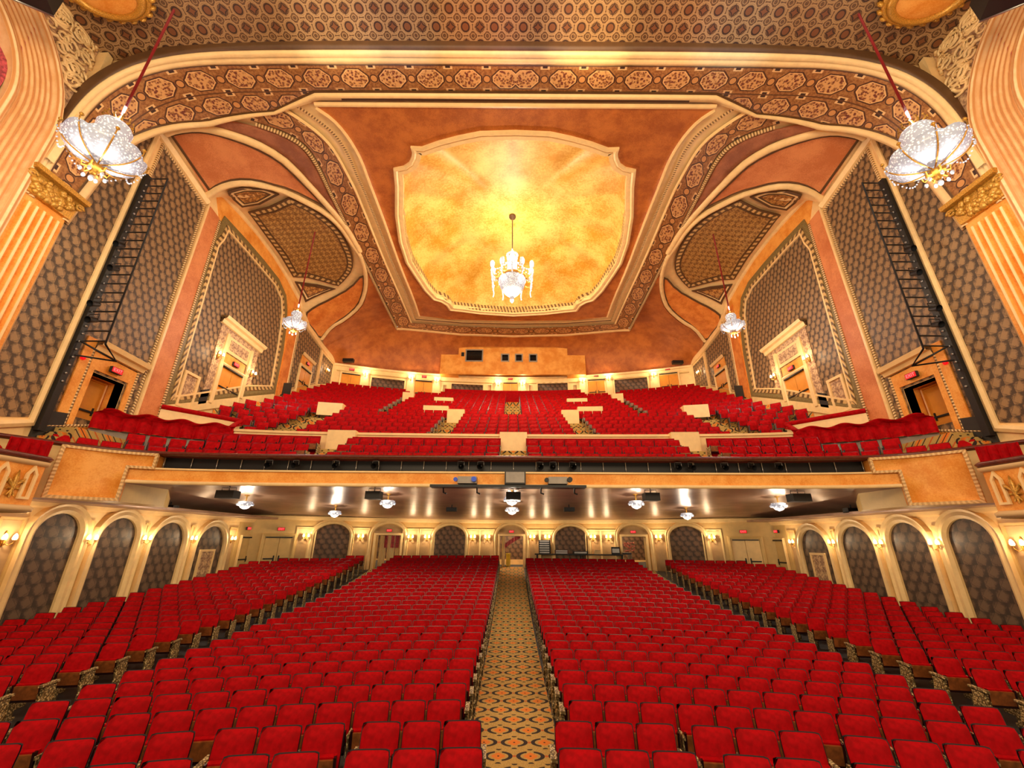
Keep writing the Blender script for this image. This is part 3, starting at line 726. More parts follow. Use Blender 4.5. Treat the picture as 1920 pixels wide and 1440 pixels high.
    exit_sign((-sx * 14.38, 19.42, 8.38), sx * PI / 2, 'red exit sign over the %s double door with the filigree transom' % side, .26)
    # --- door three
    door('narrow amber double door towards the rear corner, %s side' % side, wm, 25.5, 26.95, 9.1, 11.0, .02)
    wp('door_head', rect(25.45, 27.0, 11.1, 11.75), AMBER, .07)
    ws('door_cornice', [(25.3, 11.85), (27.2, 11.8)], CREAM, [(-.1, 0), (-.08, .16), (.1, .24), (.11, 0)])
    exit_sign((-sx * 14.36, 26.2, 11.42), sx * PI / 2, 'red exit sign over the narrow door near the %s rear corner' % side, .22)
    # --- lower wall: arched niches with damask, tan bays between
    for k, ((y0, y1), tp) in enumerate(zip(ARCHL, ATOP)):
        sh = arch_shape(y0, y1, tp, -3.1)
        wp('arch_panel', sh, DAM_LOW, .02, label='brown damask arched panel')
        r_ = [(y0 - .14, -3.1)] + [((y0 + y1) / 2 - ((y1 - y0) / 2 + .14) * math.cos(PI * q / 16), tp - (y1 - y0) / 2 + ((y1 - y0) / 2 + .14) * math.sin(PI * q / 16)) for q in range(17)] + [(y1 + .14, -3.1)]
        ws('arch_moulding', r_, CREAM, [(-.15, 0), (-.15, .1), (-.05, .17), (.06, .15), (.14, .2), (.16, 0)] if True else bead)
        nx = ARCHL[k + 1][0] if k + 1 < len(ARCHL) else 22.95
        a0, a1 = y1 + .36, nx - .36
        if k + 1 == len(ARCHL): a1 = 22.75
        if a1 - a0 > .05:
            wp('bay_panel', rect(a0, a1, -3.1, .45), BEIGE, .03); 
        ws('bay_moulding', rect(a0 - .03, a1 + .03, -3.0, .5), TAN, [(-.04, 0), (-.04, .07), (.04, .07), (.04, 0)], True)
    ws('cornice', [(9.0, 1.0), (24.4, .93)], CREAM, [(-.14, 0), (-.1, .12), (.1, .22), (.14, 0)])
    wp('grille', rect(20.45, 21.35, -2.3, -.55), FILIW, .07, .02, label='framed brown grille in the last arch'); ws('grille_frame', rect(20.45, 21.35, -2.3, -.55), CREAM, [(-.05, 0), (-.05, .1), (.05, .1), (.05, 0)], True)
    wp('corner_panel', rect(22.95, 24.4, -3.1, .8), TAN, .02)
    door('tan single exit door in the %s rear corner of the stalls' % side, wm, 23.25, 24.1, -2.0, .1, .03, mat=TAN, leaves=1, fw=.07, frame=CREAM)
    exit_sign((-sx * 14.38, 23.6, .5), sx * PI / 2, 'red exit sign on the %s side wall at the rear corner of the stalls' % side, .2)
    ords = ['nearest the stage', 'second from the stage', 'third from the stage', 'fourth from the stage', 'beside the last arch']
    for k, y in enumerate((12.4, 14.85, 17.1, 19.6, 22.4)):
        lb = 'gilt twin candle sconce on the %s stalls wall, %s' % (side, ords[k])
        SC = sconce((-sx * 14.46, y, -.1), sx * PI / 2, lb, 'sconces on the stalls side walls', 22, 2, 1, base=SC0)
        if SC0 is None: SC0 = SC
    for y, z, nm in ((18.1, 8.3, 'stage side'), (20.75, 8.4, 'far side')):
        sconce((-sx * 14.4, y, z), sx * PI / 2, 'small lit sconce on the %s of the tall %s door surround' % (nm, side), 'sconces of the tall doors', 25, base=SC0)
    sconce((-sx * 14.44, 29.1, 12.1), sx * PI / 2, 'single lit sconce on the %s damask panel at the rear corner' % side, 'corner sconces', 25, base=SC0)
    for (y, z, lb) in ((12.45, 5.6, 'small red alarm strobe beside the recessed %s door' % side), (12.2, -.55, 'small red and white alarm box low on the %s stalls wall' % side)):
        b = MB(); b.ball((0, 0, 0), .06, 8); b.cbox((-sx * .03, 0, 0), (.04, .13, .1)); o = b.build('fire_alarm', EXITRED, label=lb, category='alarm'); o.location = (-sx * 14.38, y, z)
    # --- organ arch: ribbed archivolt, drape, spandrel scrolls, fluted pilaster with gilt capital
    cy, cz = 5.15, 11.45
    def archr(r, n=20): return [(cy + r, 1.6)] + [(cy + r * math.cos(a), cz + r * math.sin(a) * 1.03) for a in np.linspace(0, PI * .62, n)]
    prof = [(-.70, 0), (-.68, .3), (-.55, .36), (-.42, .34), (-.40, .2)]
    for q in range(6): prof += [(-.38 + q * .14, .16), (-.34 + q * .14, .26), (-.28 + q * .14, .28), (-.25 + q * .14, .18)]
    prof += [(.46, .2), (.48, .32), (.58, .38), (.70, .34), (.72, 0)]
    b = MB(); b.sweep(archr(3.26), wm, prof); b.build('organ_arch', REEDS, wall, label='ribbed cream archivolt of the organ arch')
    b = MB(); b.grid(lambda a, t: wm(3.6 + 4.05 * a, 1.6 + 12.6 * t, .13 + .09 * math.sin(a * 40)), 50, 6); b.build('organ_drape', ROSE, wall, label='dark rose drape inside the organ arch')
    sp = [(9.12, 10.8)] + [(9.12, 16.9), (5.6, 17.1)] + [(cy + 3.98 * math.cos(a), cz + 4.1 * math.sin(a)) for a in np.linspace(PI * .55, 0, 14)]
    wp('spandrel', sp, FILIW, .05, label='scroll-carved spandrel')
    b = MB(); rnd = random.Random(5)
    for k in range(64):
        for _ in range(60):
            y = rnd.uniform(6.2, 9.0); z = rnd.uniform(11.2, 16.8)
            if math.hypot(y - cy, (z - cz) / 1.03) > 4.25: break
        R_ = rnd.uniform(.2, .42); a0 = rnd.uniform(0, 6.28); s_ = rnd.choice((1, -1)); P = []
        for q in range(22):
            an = a0 + s_ * q * .42; rr = R_ * (1 - q / 26); P.append(wm(y + rr * math.cos(an), z + rr * math.sin(an), .1))
        b.tube(P, [.055 * (1 - q / 40) for q in range(22)], 5)
    b.build('spandrel_scrolls', CREAM, wall, label='raised acanthus scrolls of the spandrel')
    ws('spandrel_rib', [(9.2, 10.7), (9.35, 13.4), (9.2, 16.9)], CREAM, [(-.12, 0), (-.1, .35), (.1, .35), (.12, 0)])
    # pilaster
    b = MB(); b.prism([rect(9.1, 10.3, 1.9, 9.5)], wm, 0, .18)
    for q in range(5): b.sweep([(9.3 + q * .2, 2.2), (9.3 + q * .2, 9.2)], wm, [(-.07, .18), (-.045, .26), (.045, .26), (.07, .18)])
    b.build('fluted_pilaster', AMBER, wall, label='fluted amber pilaster')
    b = MB()
    for q in range(5): b.sweep([(9.3 + q * .2, 2.2), (9.3 + q * .2, 9.2)], wm, [(-.03, .25), (-.03, .28), (.03, .28), (.03, .25)])
    b.build('pilaster_fillets', CREAM, wall)
    b = MB(); b.prism([[(9.08, 9.45), (10.32, 9.45), (10.42, 10.15), (9.0, 10.15)]], wm, 0, .3); cap = b.build('pilaster_capital', GOLD, wall, label='gilt acanthus capital')
    b = MB()
    b.prism([[(8.93, 10.15), (10.5, 10.15), (10.52, 10.3), (8.9, 10.3)]], wm, 0, .5)
    for q in range(46):
        y = 9.1 + rnd.random() * 1.15; z = 9.5 + rnd.random() * .6; b.ball(wm(y, z, .31), .07 + .05 * rnd.random(), 6)
    for yv in (9.0, 10.38):
        P = [wm(yv + .13 * (1 - q / 24) * math.cos(q * .5), 9.98 + .13 * (1 - q / 24) * math.sin(q * .5), .34) for q in range(20)]; b.tube(P, .045, 6)
    b.build('capital_foliage', GOLD, cap)
    # cartouche at the head of the wall
    r = empty('cartouche', (-sx * 12.75, 7.5, 15.75), 0, label='orange cartouche with gilt rim'); r.parent = ceiling
    b = MB(); b.lathe([(.001, -.05), (.6, -.08), (.95, 0)], (0, 0, 0), 28); b.build('cartouche_field', AMBER, r)
    b = MB(); b.tube([(1.02 * math.cos(a), 1.02 * math.sin(a), 0) for a in np.linspace(0, 2 * PI, 40)[:-1]], .14, 8, True); b.tube([(1.2 * math.cos(a), 1.2 * math.sin(a), .08) for a in np.linspace(0, 2 * PI, 40)[:-1]], .09, 8, True)
    for q in range(22): a = q * 2 * PI / 22; b.ball((1.3 * math.cos(a), 1.3 * math.sin(a), .1), .12, 6)
    b.build('cartouche_rim', GOLD, r); r.scale = (1, .62, 1)
    # hanging loudspeaker at the very corner
    r = empty('loudspeaker', (-sx * 12.6, 6.1, 13.0), sx * .5, label='large black loudspeaker hanging in the upper %s corner' % side, category='loudspeaker')
    b = MB(); b.cbox((0, 0, .35), (1.0, .8, .7)); b.build('cabinet', BLACK, r)
    b = MB(); b.tube([(-.5, .42, .0), (.5, .42, 0)], .03); b.build('rail', STEEL, r)
    b = MB(); b.tube([(0, 0, .7), (0, 0, 4.6)], .02, 6); b.build('cable', BLACK, r)
    # lighting ladder: upright lamp bar on the wall and an outrigger rail
    r = empty('lighting_ladder', (-sx * 14.5, 12.0, 0), 0, label='tall black lighting ladder fixed upright on the %s wall' % side, category='lighting rig')
    b = MB(); b.box(sx * .05, sx * .24, -.08, .12, 3.0, 13.2); b.build('upright', BLACK, r)
    b = MB(); b.tube([(sx * 1.15, 0, 5.9), (sx * 1.0, 0, 13.05)], .03, 6); b.build('outrigger_rail', BLACK, r)
    for q in range(20):
        z = 6.0 + q * .37; b = MB(); b.tube([(sx * .3, 0, z), (sx * (1.15 - .0075 * q), 0, z)], .025, 6); b.build('rung', BLACK, r)
    b = MB(); b.tube([(sx * .3, 0, 5.5), (sx * 1.2, .5, 5.5), (sx * 1.15, 0, 5.9)], .03, 6); b.tube([(sx * .3, 0, 6.0), (sx * 1.2, .5, 5.5)], .03, 6); b.build('bracket', BLACK, r)
    IL = None
    for q in range(30):
        if IL is None: b = MB(); b.ball((0, 0, 0), .04, 6); IL = b.build('indicator_lamp', STEEL, r); o_ = IL
        else: o_ = IL.copy(); C.objects.link(o_)
        o_.location = (sx * .25, .02, 4.6 + q * .28)
    for q, (z, nm) in enumerate(((9.6, 'uppermost'), (8.6, 'middle'), (7.2, 'third'), (6.6, 'lowest'))):
        s_ = empty('stage_spotlight', (-sx * (13.85 - .15 * (q % 2)), 11.66, z), 0, label='black stage spotlight on the %s wall ladder, %s of four' % (side, nm), category='stage light', group='ladder spotlights')
        b = MB(); Mx = Matrix.Rotation(math.radians(115), 4, 'X') @ Matrix.Rotation(.3 * q, 4, 'Z')
        tb = MB(); tb.lathe([(.04, -.14), (.08, -.13), (.09, .07), (.11, .1), (.11, .16)], (0, 0, 0), 10); tb.v = [tuple(Mx @ Vector(v)) for v in tb.v]; tb.build('lamp_body', BLACK, s_)
        b.tube([(-.16, 0, 0), (-.16, 0, .2), (.16, 0, .2), (.16, 0, 0)], .015, 5); b.build('yoke', BLACK, s_)

# ================================================================== FLOOR OF THE STALLS
def FL(x, y):
    yc = y + g(x); return -3.15 + (1.35 * ((yc - 9) / 18.25) ** 2 if yc > 9 else 0)
def Yw(x): return 28.25 - .0205 * x * x
b = MB(); b.grid(lambda a, t: (-14.6 + 29.2 * a, 1.5 + 27.6 * t, FL(-14.6 + 29.2 * a, 1.5 + 27.6 * t)), 40, 50); b.build('floor', FLOORM, label='dark raked floor under the stalls seating', **STRUCT)
def aisle(x0, x1, y0, y1, label):
    b = MB(); b.grid(lambda a, t: (x0 + (x1 - x0) * t, y0 + (y1 - y0) * a, FL(x0 + (x1 - x0) * t, y0 + (y1 - y0) * a) + .02), 60, 4)
    return b.build('aisle_carpet', CARPET, label=label, kind='structure', category='carpet')
aisle(-.75, .73, 3, 28.4, 'gold and black floral carpet of the centre aisle')
aisle(-8.45, -7.2, 3, 27, 'patterned carpet of the left stalls aisle'); aisle(7.2, 8.45, 3, 27, 'patterned carpet of the right stalls aisle')

# ================================================================== LOWER REAR WALL
def onsurf(px, py, Yf):
    d = ray(px, py); Y = Yf(0)
    for _ in range(20):
        t = Y / d[1]; Y = .5 * Y + .5 * Yf(CX + d[0] * t)
    t = Y / d[1]; return (CX + d[0] * t, d[2] * t)
lmap = lambda u, v, d: (u, Yw(u) - d, v)
slope = lambda Yf, x: math.atan((Yf(x + .05) - Yf(x - .05)) / .1)
def lrect(x0, x1, z0, z1): return [(x0, z0), (x1, z0), (x1, z1), (x0, z1)]
DC = [(-8.35, -6.95), (-.80, .70), (6.85, 8.2)]
base = [(x, -3.3) for x in np.linspace(-14.6, 14.6, 30)] + [(x, 1.7) for x in np.linspace(14.6, -14.6, 30)]
b = MB(); b.prism([base] + [lrect(a, c, -2.1, .22) for a, c in DC], lmap, -.4, 0, .8)
wb = b.build('wall_back', TAN, label='curved tan rear wall of the stalls with arches and sconces', **STRUCT)
def lp(name, P, mat, d=.03, mf=lmap, par=None, ml=.6, **kw): b = MB(); b.prism([P], mf, 0, d, ml); return b.build(name, mat, par or wb, **kw)
def ls(name, P, mat, prof, closed=False, mf=lmap, par=None, **kw): b = MB(); b.sweep(dens(P, .5, closed), mf, prof, closed); return b.build(name, mat, par or wb, **kw)
def arcx(x0, x1, top, bot, e=.75, ex=0):
    r = (x1 - x0) / 2 + ex; c = (x0 + x1) / 2; h = (x1 - x0) / 2 * e + ex
    tb = top + ex
    return [(c - r, bot)] + [(c - r * math.cos(PI * k / 14), tb - h + h * math.sin(PI * k / 14)) for k in range(15)] + [(c + r, bot)]
mould = [(-.1, 0), (-.1, .09), (0, .14), (.08, .11), (.12, .16), (.13, 0)]
for px0, px1 in ((590, 655), (815, 872), (1041, 1100), (1256, 1319)):
    x0 = onsurf(px0, 1010, Yw)[0]; x1 = onsurf(px1, 1010, Yw)[0]
    lp('arch_panel', arcx(x0, x1, .82, -2.2), DAM_X, .03, label='brown damask arched panel'); ls('arch_moulding', arcx(x0, x1, .82, -2.2, .75, .14), CREAM, mould)
for a, c in DC:
    lp('tympanum', [(a - .05, .22), (c + .05, .22)] + [(x, z) for x, z in arcx(a - .15, c + .15, .86, .22)[::-1][1:-1] if z > .24], BEIGE, .02)
    ls('arch_moulding', arcx(a - .15, c + .15, .86, -2.2, .75, .16), CREAM, mould); ls('door_moulding', [(a - .07, -2.1), (a - .07, .29), (c + .07, .29), (c + .07, -2.1)], CREAM, [(-.06, 0), (-.06, .1), (.06, .1), (.06, 0)])
xs = [(-11.75, -11.1 - .45)]
for a, c in ((-9.3, -9.0), (-6.3, -5.2), (-2.6, -1.35), (1.25, 2.5), (5.0, 6.2), (8.75, 9.3)):
    pass
ls('cornice', [(-14.4, 1.12), (14.4, 1.12)], CREAM, [(-.12, 0), (-.1, .14), (.1, .24), (.14, 0)])
SX = [(574.7, 1004), (676.7, 1005), (770, 1006), (801, 1006), (886.6, 1006), (913.7, 1006), (998, 1006), (1026, 1006), (1111.5, 1006), (1140.6, 1006), (1234, 1006), (1334, 1007)]
NM = ['in the far left bay', 'left of the curtained doorway', 'just right of the curtained doorway', 'left of the second arch', 'right of the second arch', 'left of the central doorway', 'right of the central doorway', 'above the equipment rack', 'right of the third arch', 'left of the flower doorway', 'right of the flower doorway', 'in the far right bay']
for (px, py), nm in zip(SX, NM):
    x, z = onsurf(px, py, Yw)
    lp('bay_panel', lrect(x - .42, x + .42, -2.2, .55), BEIGE, .02)
    sconce((x, Yw(x) - .04, z - .1), slope(Yw, x), 'gilt twin candle sconce on the stalls rear wall %s' % nm, 'sconces on the stalls rear wall', 26, base=SC0)
    mo = ls('bay_moulding', lrect(x - .45, x + .45, -2.1, .6), CREAM, [(-.03, 0), (-.03, .06), (.03, .06), (.03, 0)], True)
for (a, c), nm in zip(DC, ('curtained left doorway', 'central doorway', 'right doorway with the flowers')):
    x = (a + c) / 2; exit_sign((x, Yw(x) - .09, .5), slope(Yw, x), 'red exit sign over the %s of the stalls' % nm, .2)
for sx, side in ((1, 'left'), (-1, 'right')):
    X0 = -13.75 if sx > 0 else 12.5; 
    b_ = door('double doors standing ajar, %s rear corner of the stalls' % side, lmap, X0, X0 + 1.25, -2.0, .12, .02, mat=(TAN if sx > 0 else CREAM), frame=TAN)
    exit_sign((X0 + .62, Yw(X0 + .62) - .09, .5), slope(Yw, X0 + .6), 'red exit sign over the double doors in the %s rear corner' % side, .22)
# lobby seen through the doorways
b = MB(); b.box(-10, 10, 27, 31.6, -1.92, -1.84); b.build('floor_lobby', CARPET, kind='structure', label='carpeted lobby floor beyond the doorways', category='floor')
b = MB(); b.box(-10, 10, 31.5, 31.7, -1.9, 1.5); lw = b.build('wall_lobby', DAM_X, kind='structure', label='damask lobby wall seen through the doorways', category='wall')
b = MB(); b.box(-10, 10, 31.38, 31.5, -1.84, -1.3); b.build('dado', CREAM, lw)
b = MB(); b.box(-10, 10, 28.3, 31.7, 1.45, 1.55); b.build('ceiling_lobby', CREAM, kind='structure', label='cream lobby ceiling', category='ceiling')
for x in (-7.6, 0, 7.5): light('POINT', (x, 29.8, 1.0), 130, (1, .85, .6), .1)
def drape(name, x0, x1, y, z0, z1, mat, folds, parent=None, amp=.06, **kw):
    b = MB(); b.grid(lambda a, t: (x0 + (x1 - x0) * a, y + amp * math.sin(a * folds * 2 * PI), z1 + (z0 - z1) * t), folds * 8, 6)
    b.grid(lambda a, t: (x0 + (x1 - x0) * a, y + .03 + amp * math.sin(a * folds * 2 * PI), z1 + (z0 - z1) * t), folds * 8, 1)
    return b.build(name, mat, parent, **kw)
r = empty('curtain', (-7.65, 27.35, 0), 0, label='ivory curtains with rose valance hanging in the left rear doorway', category='curtain')
for x0, x1 in ((-.62, -.22), (-.12, .32), (.38, .62)): drape('curtain_panel', x0, x1, 0, -1.84, .2, CURT, 4, r, .04)
for x0, x1 in ((-.3, -.12), (.1, .3), (.38, .6)): drape('valance', x0, x1, -.1, -.5, .2, ROSE, 2, r, .03)
r = empty('curtain', (-.05, 28.45, 0), 0, label='rose valance sweeping across the central doorway with one ivory curtain', category='curtain')
drape('curtain_panel', -.62, -.42, 0, -1.84, .2, CURT, 2, r, .03)
b = MB(); b.grid(lambda a, t: (-.42 + 1.0 * a, -.08 + .03 * math.sin(a * 30), -.55 + .65 * a ** .8 + .28 * t), 24, 4); b.build('valance', ROSE, r)
r = empty('stanchion', (-.25, 28.8, -1.84), 0, label='yellow cylindrical stand just inside the central doorway', category='stand')
b = MB(); b.lathe([(.001, 0), (.17, 0), (.17, .05), (.14, .08), (.14, .95), (.16, .97), (.16, 1.02), (.001, 1.03)], (0, 0, 0), 20); b.build('column', plain('yellow_column', hx(240, 206, 70), .4), r)
r = empty('flower_vase', (7.55, 28.4, -1.84), 0, label='dark vase of pink and white flowers seen through the right rear doorway', category='flowers')
b = MB(); b.lathe([(.001, 0), (.2, 0), (.22, .6), (.05, .62), (.12, .75), (.15, .95), (.08, 1.1)], (0, 0, 0), 16); b.build('vase', GREY, r)
b = MB(); rnd = random.Random(3)
for k in range(40): a = rnd.random() * 6.28; q = rnd.random(); b.ball((.4 * q * math.cos(a), .2 * math.sin(a), 1.2 + .5 * rnd.random()), .05, 6)
b.build('blooms', plain('blooms', hx(220, 130, 120), .6, mott=.5, sc=9), r)
# sound desk behind the last row, right of the centre aisle
r = empty('mixing_desk', (4.2, 27.4, -1.85), -.17, label='long low sound desk behind the last row right of the centre aisle', category='desk')
b = MB(); b.box(-2.8, 2.6, -.15, .2, .98, 1.05); b.build('desk_top', BLACKM, r)
for x in (-2.7, 0, 2.5): b = MB(); b.box(x, x + .08, -.1, .1, 0, .98); b.build('leg', BLACK, r)
def gear(name, x, wd, h, mat, label, rows=0):
    e = empty(name, (x, 27.4 - (x - 4.2) * .172, -.80), -.17, label=label, category='sound equipment')
    b = MB(); b.box(-wd / 2, wd / 2, -.1, .2, 0, h); b.build('housing', mat, e)
    if rows:
        b = MB()
        for k in range(rows): z = h * (k + .5) / rows; b.box(-wd * .42, wd * .42, -.125, -.1, z - h / rows * .28, z + h / rows * .28)
        b.build('front_panel', STEEL, e)
gear('equipment_rack', 2.05, .72, .80, BLACK, 'tall black equipment rack with grey units on the sound desk', 6)
gear('mixing_console', 3.1, .85, .22, plain('dark_red_case', hx(96, 44, 40), .5), 'low dark red console beside the equipment rack', 2)
gear('control_box', 4.25, .9, .16, BLACK, 'low black control box in front of the third arch', 1)
gear('paper_box', 5.25, .36, .25, CREAM, 'small cream box on the sound desk')
gear('laptop', 6.35, .5, .42, BLACKM, 'dark open laptop at the right end of the sound desk', 1)
gear('control_surface', 7.0, .5, .1, BLACK, 'small flat black controller beside the laptop')

# ================================================================== BALCONY
FT = smooth([(0, 13.95), (6, 13.93), (9, 13.86), (11.4, 13.62), (12.4, 13.25), (13.0, 12.75), (13.5, 12.1), (14.0, 11.35), (14.5, 10.6)], 2)
def front(x): return interp(abs(x), FT)
def rowY(yc, x):
    t = max(0, min(1, (yc - 13.95) / 18)); return yc - ((13.95 - front(x)) * (1 - t) + 2.9 * (x / 14.5) ** 2 * t)
FL2 = [(-x, y) for x, y in FT[::-1]] + FT[1:]
FLs = resample(FL2, 140)
def fpt(a):
    i = min(140, max(0, a * 140)); k = min(139, int(i)); p = Vector(FLs[k]).lerp(Vector(FLs[k + 1]), i - k); t = (Vector(FLs[k + 1]) - Vector(FLs[k])).normalized()
    return p, Vector((t.y, -t.x))    # outward normal (towards the stage)
fa = lambda x: min(range(141), key=lambda k: abs(FLs[k][0] - x)) / 140
def fmap(a, z, d): p, n_ = fpt(a); return (p.x + n_.x * d, p.y + n_.y * d, z)
# the balcony slab: terraces
BR = [(14.75 + .85 * k, 3.0 + .45 * k, 1) for k in range(3)] + [(18.1 + .86 * k, 4.63 + .43 * k, 2 if k < 6 else 3) for k in range(16)]
b = MB(); steps = [(14.05, 1.95)]
for k, (yc, zt, sec) in enumerate(BR):
    zf = zt - .93
    steps += [(yc - .40, zf), (yc + .44, zf)]
steps += [(34, steps[-1][1])]
L_ = steps
b.grid(lambda a, t: (-14.48 + 28.96 * a, min(rowY(L_[int(round(t * (len(L_) - 1)))][0], -14.48 + 28.96 * a), Yb(-14.48 + 28.96 * a) - .02), L_[int(round(t * (len(L_) - 1)))][1]), 60, len(L_) - 1, None, False)
balcony = b.build('balcony', CARPET, label='stepped balcony with carpeted aisles and cream parapets', kind='structure', category='balcony')
# underside
def zc(x, y): return 1.2 + .5 * max(0, min(1, (27.5 - y) / 12)) * ss((14.5 - abs(x)) / 2.5)
b = MB(); b.grid(lambda a, t: (-14.45 + 28.9 * a, front(-14.45 + 28.9 * a) + .1 + (Yw(-14.45 + 28.9 * a) - front(-14.45 + 28.9 * a)) * t, zc(-14.45 + 28.9 * a, front(-14.45 + 28.9 * a) + (Yw(-14.45 + 28.9 * a) - front(-14.45 + 28.9 * a)) * t)), 50, 40)
b.build('balcony_soffit', TAUPE, balcony, label='glossy taupe underside of the balcony')
aL, aR = fa(-11.66), fa(11.66); bL, bR = fa(-12.43), fa(12.43); cL, cR = fa(-13.5), fa(13.5)
bead2 = [(-.06, 0), (-.05, .07), (.05, .07), (.06, 0)]
b = MB(); b.grid(lambda a, t: fmap(bL + (bR - bL) * a, 1.67 + .43 * t, 0), 110, 1); b.build('fascia', AMBER, balcony, label='long amber fascia of the balcony front')
b = MB(); b.grid(lambda a, t: fmap(bL + (bR - bL) * a, (1.62, 1.62, 1.72, 1.74)[int(round(t * 3))], (0, .07, .07, 0)[int(round(t * 3))]), 110, 3); b.grid(lambda a, t: fmap(aL + (aR - aL) * a, (2.08, 2.08, 2.14, 2.14)[int(round(t * 3))], (0, .05, .05, -.5)[int(round(t * 3))]), 110, 3); b.build('fascia_moulding', CREAM, balcony)
b = MB(); b.grid(lambda a, t: fmap(aL + (aR - aL) * a, 2.1 + .5 * t, -.5), 110, 1); b.build('lighting_recess', BLACK, balcony, label='black recess for stage lights behind the balcony fascia')
for sx, side in ((1, 'left'), (-1, 'right')):
    a0, a1, a2 = (cL, bL, aL) if sx > 0 else (cR, bR, aR)
    b = MB(); P = [(a0, 1.1), (a1, 1.1), (a1, 1.67), (a2 + 0 * sx, 2.12), (a2, 2.12), (a2, 2.55), (a0, 2.55)]
    P = [(a0, 1.1), (a1, 1.1), (a1, 2.12), (a2, 2.12), (a2, 2.55), (a0, 2.55)]
    P = [(x * 29, z) for x, z in P]; fm_ = lambda u, v, d: fmap(u / 29, v, d)
    b.prism([P], fm_, -.5, .06, .35); b.build('box_front', AMBER, balcony, label='rounded amber box front at the %s end of the balcony' % side)
    b = MB(); b.sweep(dens(P, .3, True), fm_, [(-.05, .04), (-.04, .12), (.04, .12), (.05, .04)], True); b.build('box_moulding', ROPE2, balcony)
    e0 = 0 if sx > 0 else 1
    b = MB(); b.grid(lambda a, t: fmap(a0 + (e0 - a0) * a, 1.05 + 1.5 * t, 0), 12, 1); b.build('box_return', TAN, balcony)
    # cream soffit block below the box, with its inner return
    b = MB(); bb = [(-14.45, 10.7), (-14.1, 11.3), (-13.5, 12.2), (-13.0, 12.85), (-12.5, 13.3), (-12.5, 15.2), (-13.3, 16.4), (-14.45, 16.4)]
    b.prism([bb], lambda u, v, d: (sx * u, v, d), 1.75, 1.06); b.build('box_soffit', TAN, balcony, label='tan soffit block under the %s balcony box' % side)
    b = MB(); b.prism([[(-14.45, 9.0), (-14.45, 24.2), (-13.2, 24.2), (-13.2, 16.6), (-13.6, 12.1), (-13.9, 9.0)]], lambda u, v, d: (sx * u, v, d), 1.1, 1.0, 1.0); b.build('side_soffit', TAUPE, balcony)
# rail cap
b = MB(); cs = [(-.55, 2.56), (.06, 2.56), (.12, 2.62), (.06, 2.68), (-.3, 2.70), (-.55, 2.68)]
b.grid(lambda a, t: fmap(a, cs[int(round(t * 5))][1], cs[int(round(t * 5))][0]), 140, 5); b.build('balcony_rail', WOOD, balcony, label='polished dark red wooden balcony rail')
b = MB(); b.grid(lambda a, t: fmap(a, 1.95 + .65 * t, -.52), 140, 1); b.build('parapet', TAN, balcony)
# cream parapet behind the third row, half-height walls at the aisle heads
def wallseg(yc, x0, x1, z0, z1, th=.12, mat=CREAM, name='parapet', cap=None, **kw):
    b = MB(); n_ = max(2, int(abs(x1 - x0) / .5))
    P = [(x0 + (x1 - x0) * k / n_) for k in range(n_ + 1)]
    sec = [(0, z0), (0, z1), (th, z1), (th, z0)]
    b.grid(lambda a, t: (P[int(round(a * n_))], rowY(yc, P[int(round(a * n_))]) + sec[int(round(t * 3))][0], sec[int(round(t * 3))][1]), n_, 3, None, False)
    for e_ in (0, n_):
        q = len(b.v); b.v += [(P[e_], rowY(yc, P[e_]) + s_[0], s_[1]) for s_ in sec]; b.face((q, q + 1, q + 2, q + 3))
    return b.build(name, mat, balcony, **kw)
wallseg(17.3, -13.4, 13.4, 2.9, 4.22)
wallseg(17.22, -13.4, 13.4, 4.16, 4.26, .28)
for x in (0, -7.25, 7.25):
    b = MB()
    for q in range(5):
        y = rowY(14.5 + q * .52, x); b.box(x - .55, x + .55, y, y + 2.6 - q * .5, 2.0, 2.32 + q * .27)
    b.build('aisle_steps', CARPET, balcony)
for x in (0, -7.25, 7.25): wallseg(17.0, x - .58, x + .58, 3.45, 4.3, .3, name='aisle_head', label='cream half wall closing a balcony aisle')
for s_ in (-1, 1):
    wallseg(16.60, s_ * .52, s_ * 6.62, 2.99, 3.93, .03, REDFAB, 'row_back', label='dark red continuous back of the third balcony row'); wallseg(16.60, s_ * 7.9, s_ * 12.0, 2.99, 3.93, .03, REDFAB, 'row_back', label='dark red continuous back of the third balcony row')
for x in (-3.35, 3.35): wallseg(23.0, x - .5, x + .5, 6.0, 7.15, .5, name='aisle_head', label='cream half wall closing a balcony aisle')
for x in (-10.4, 10.4): wallseg(23.0, x - .65, x + .65, 6.5, 7.25, .5, name='aisle_head', label='cream half wall closing a balcony aisle')
for x in (-4.7, 4.7): wallseg(23.9, x - .75, x + .75, 6.9, 7.62, .8, name='aisle_head'); wallseg(27.3, x - .8 - .1 * (x > 0), x + .5, 8.4, 9.3, .6, name='aisle_head')
for x in (-7.5, 7.5): wallseg(28.2, x - .38, x + .38, 8.6, 9.85, .4, name='aisle_head')
wallseg(32.0, -5.6, 5.6, 10, 11.62, .15, REDFAB, 'rear_parapet_cloth', label='dark red cloth along the last balcony row')
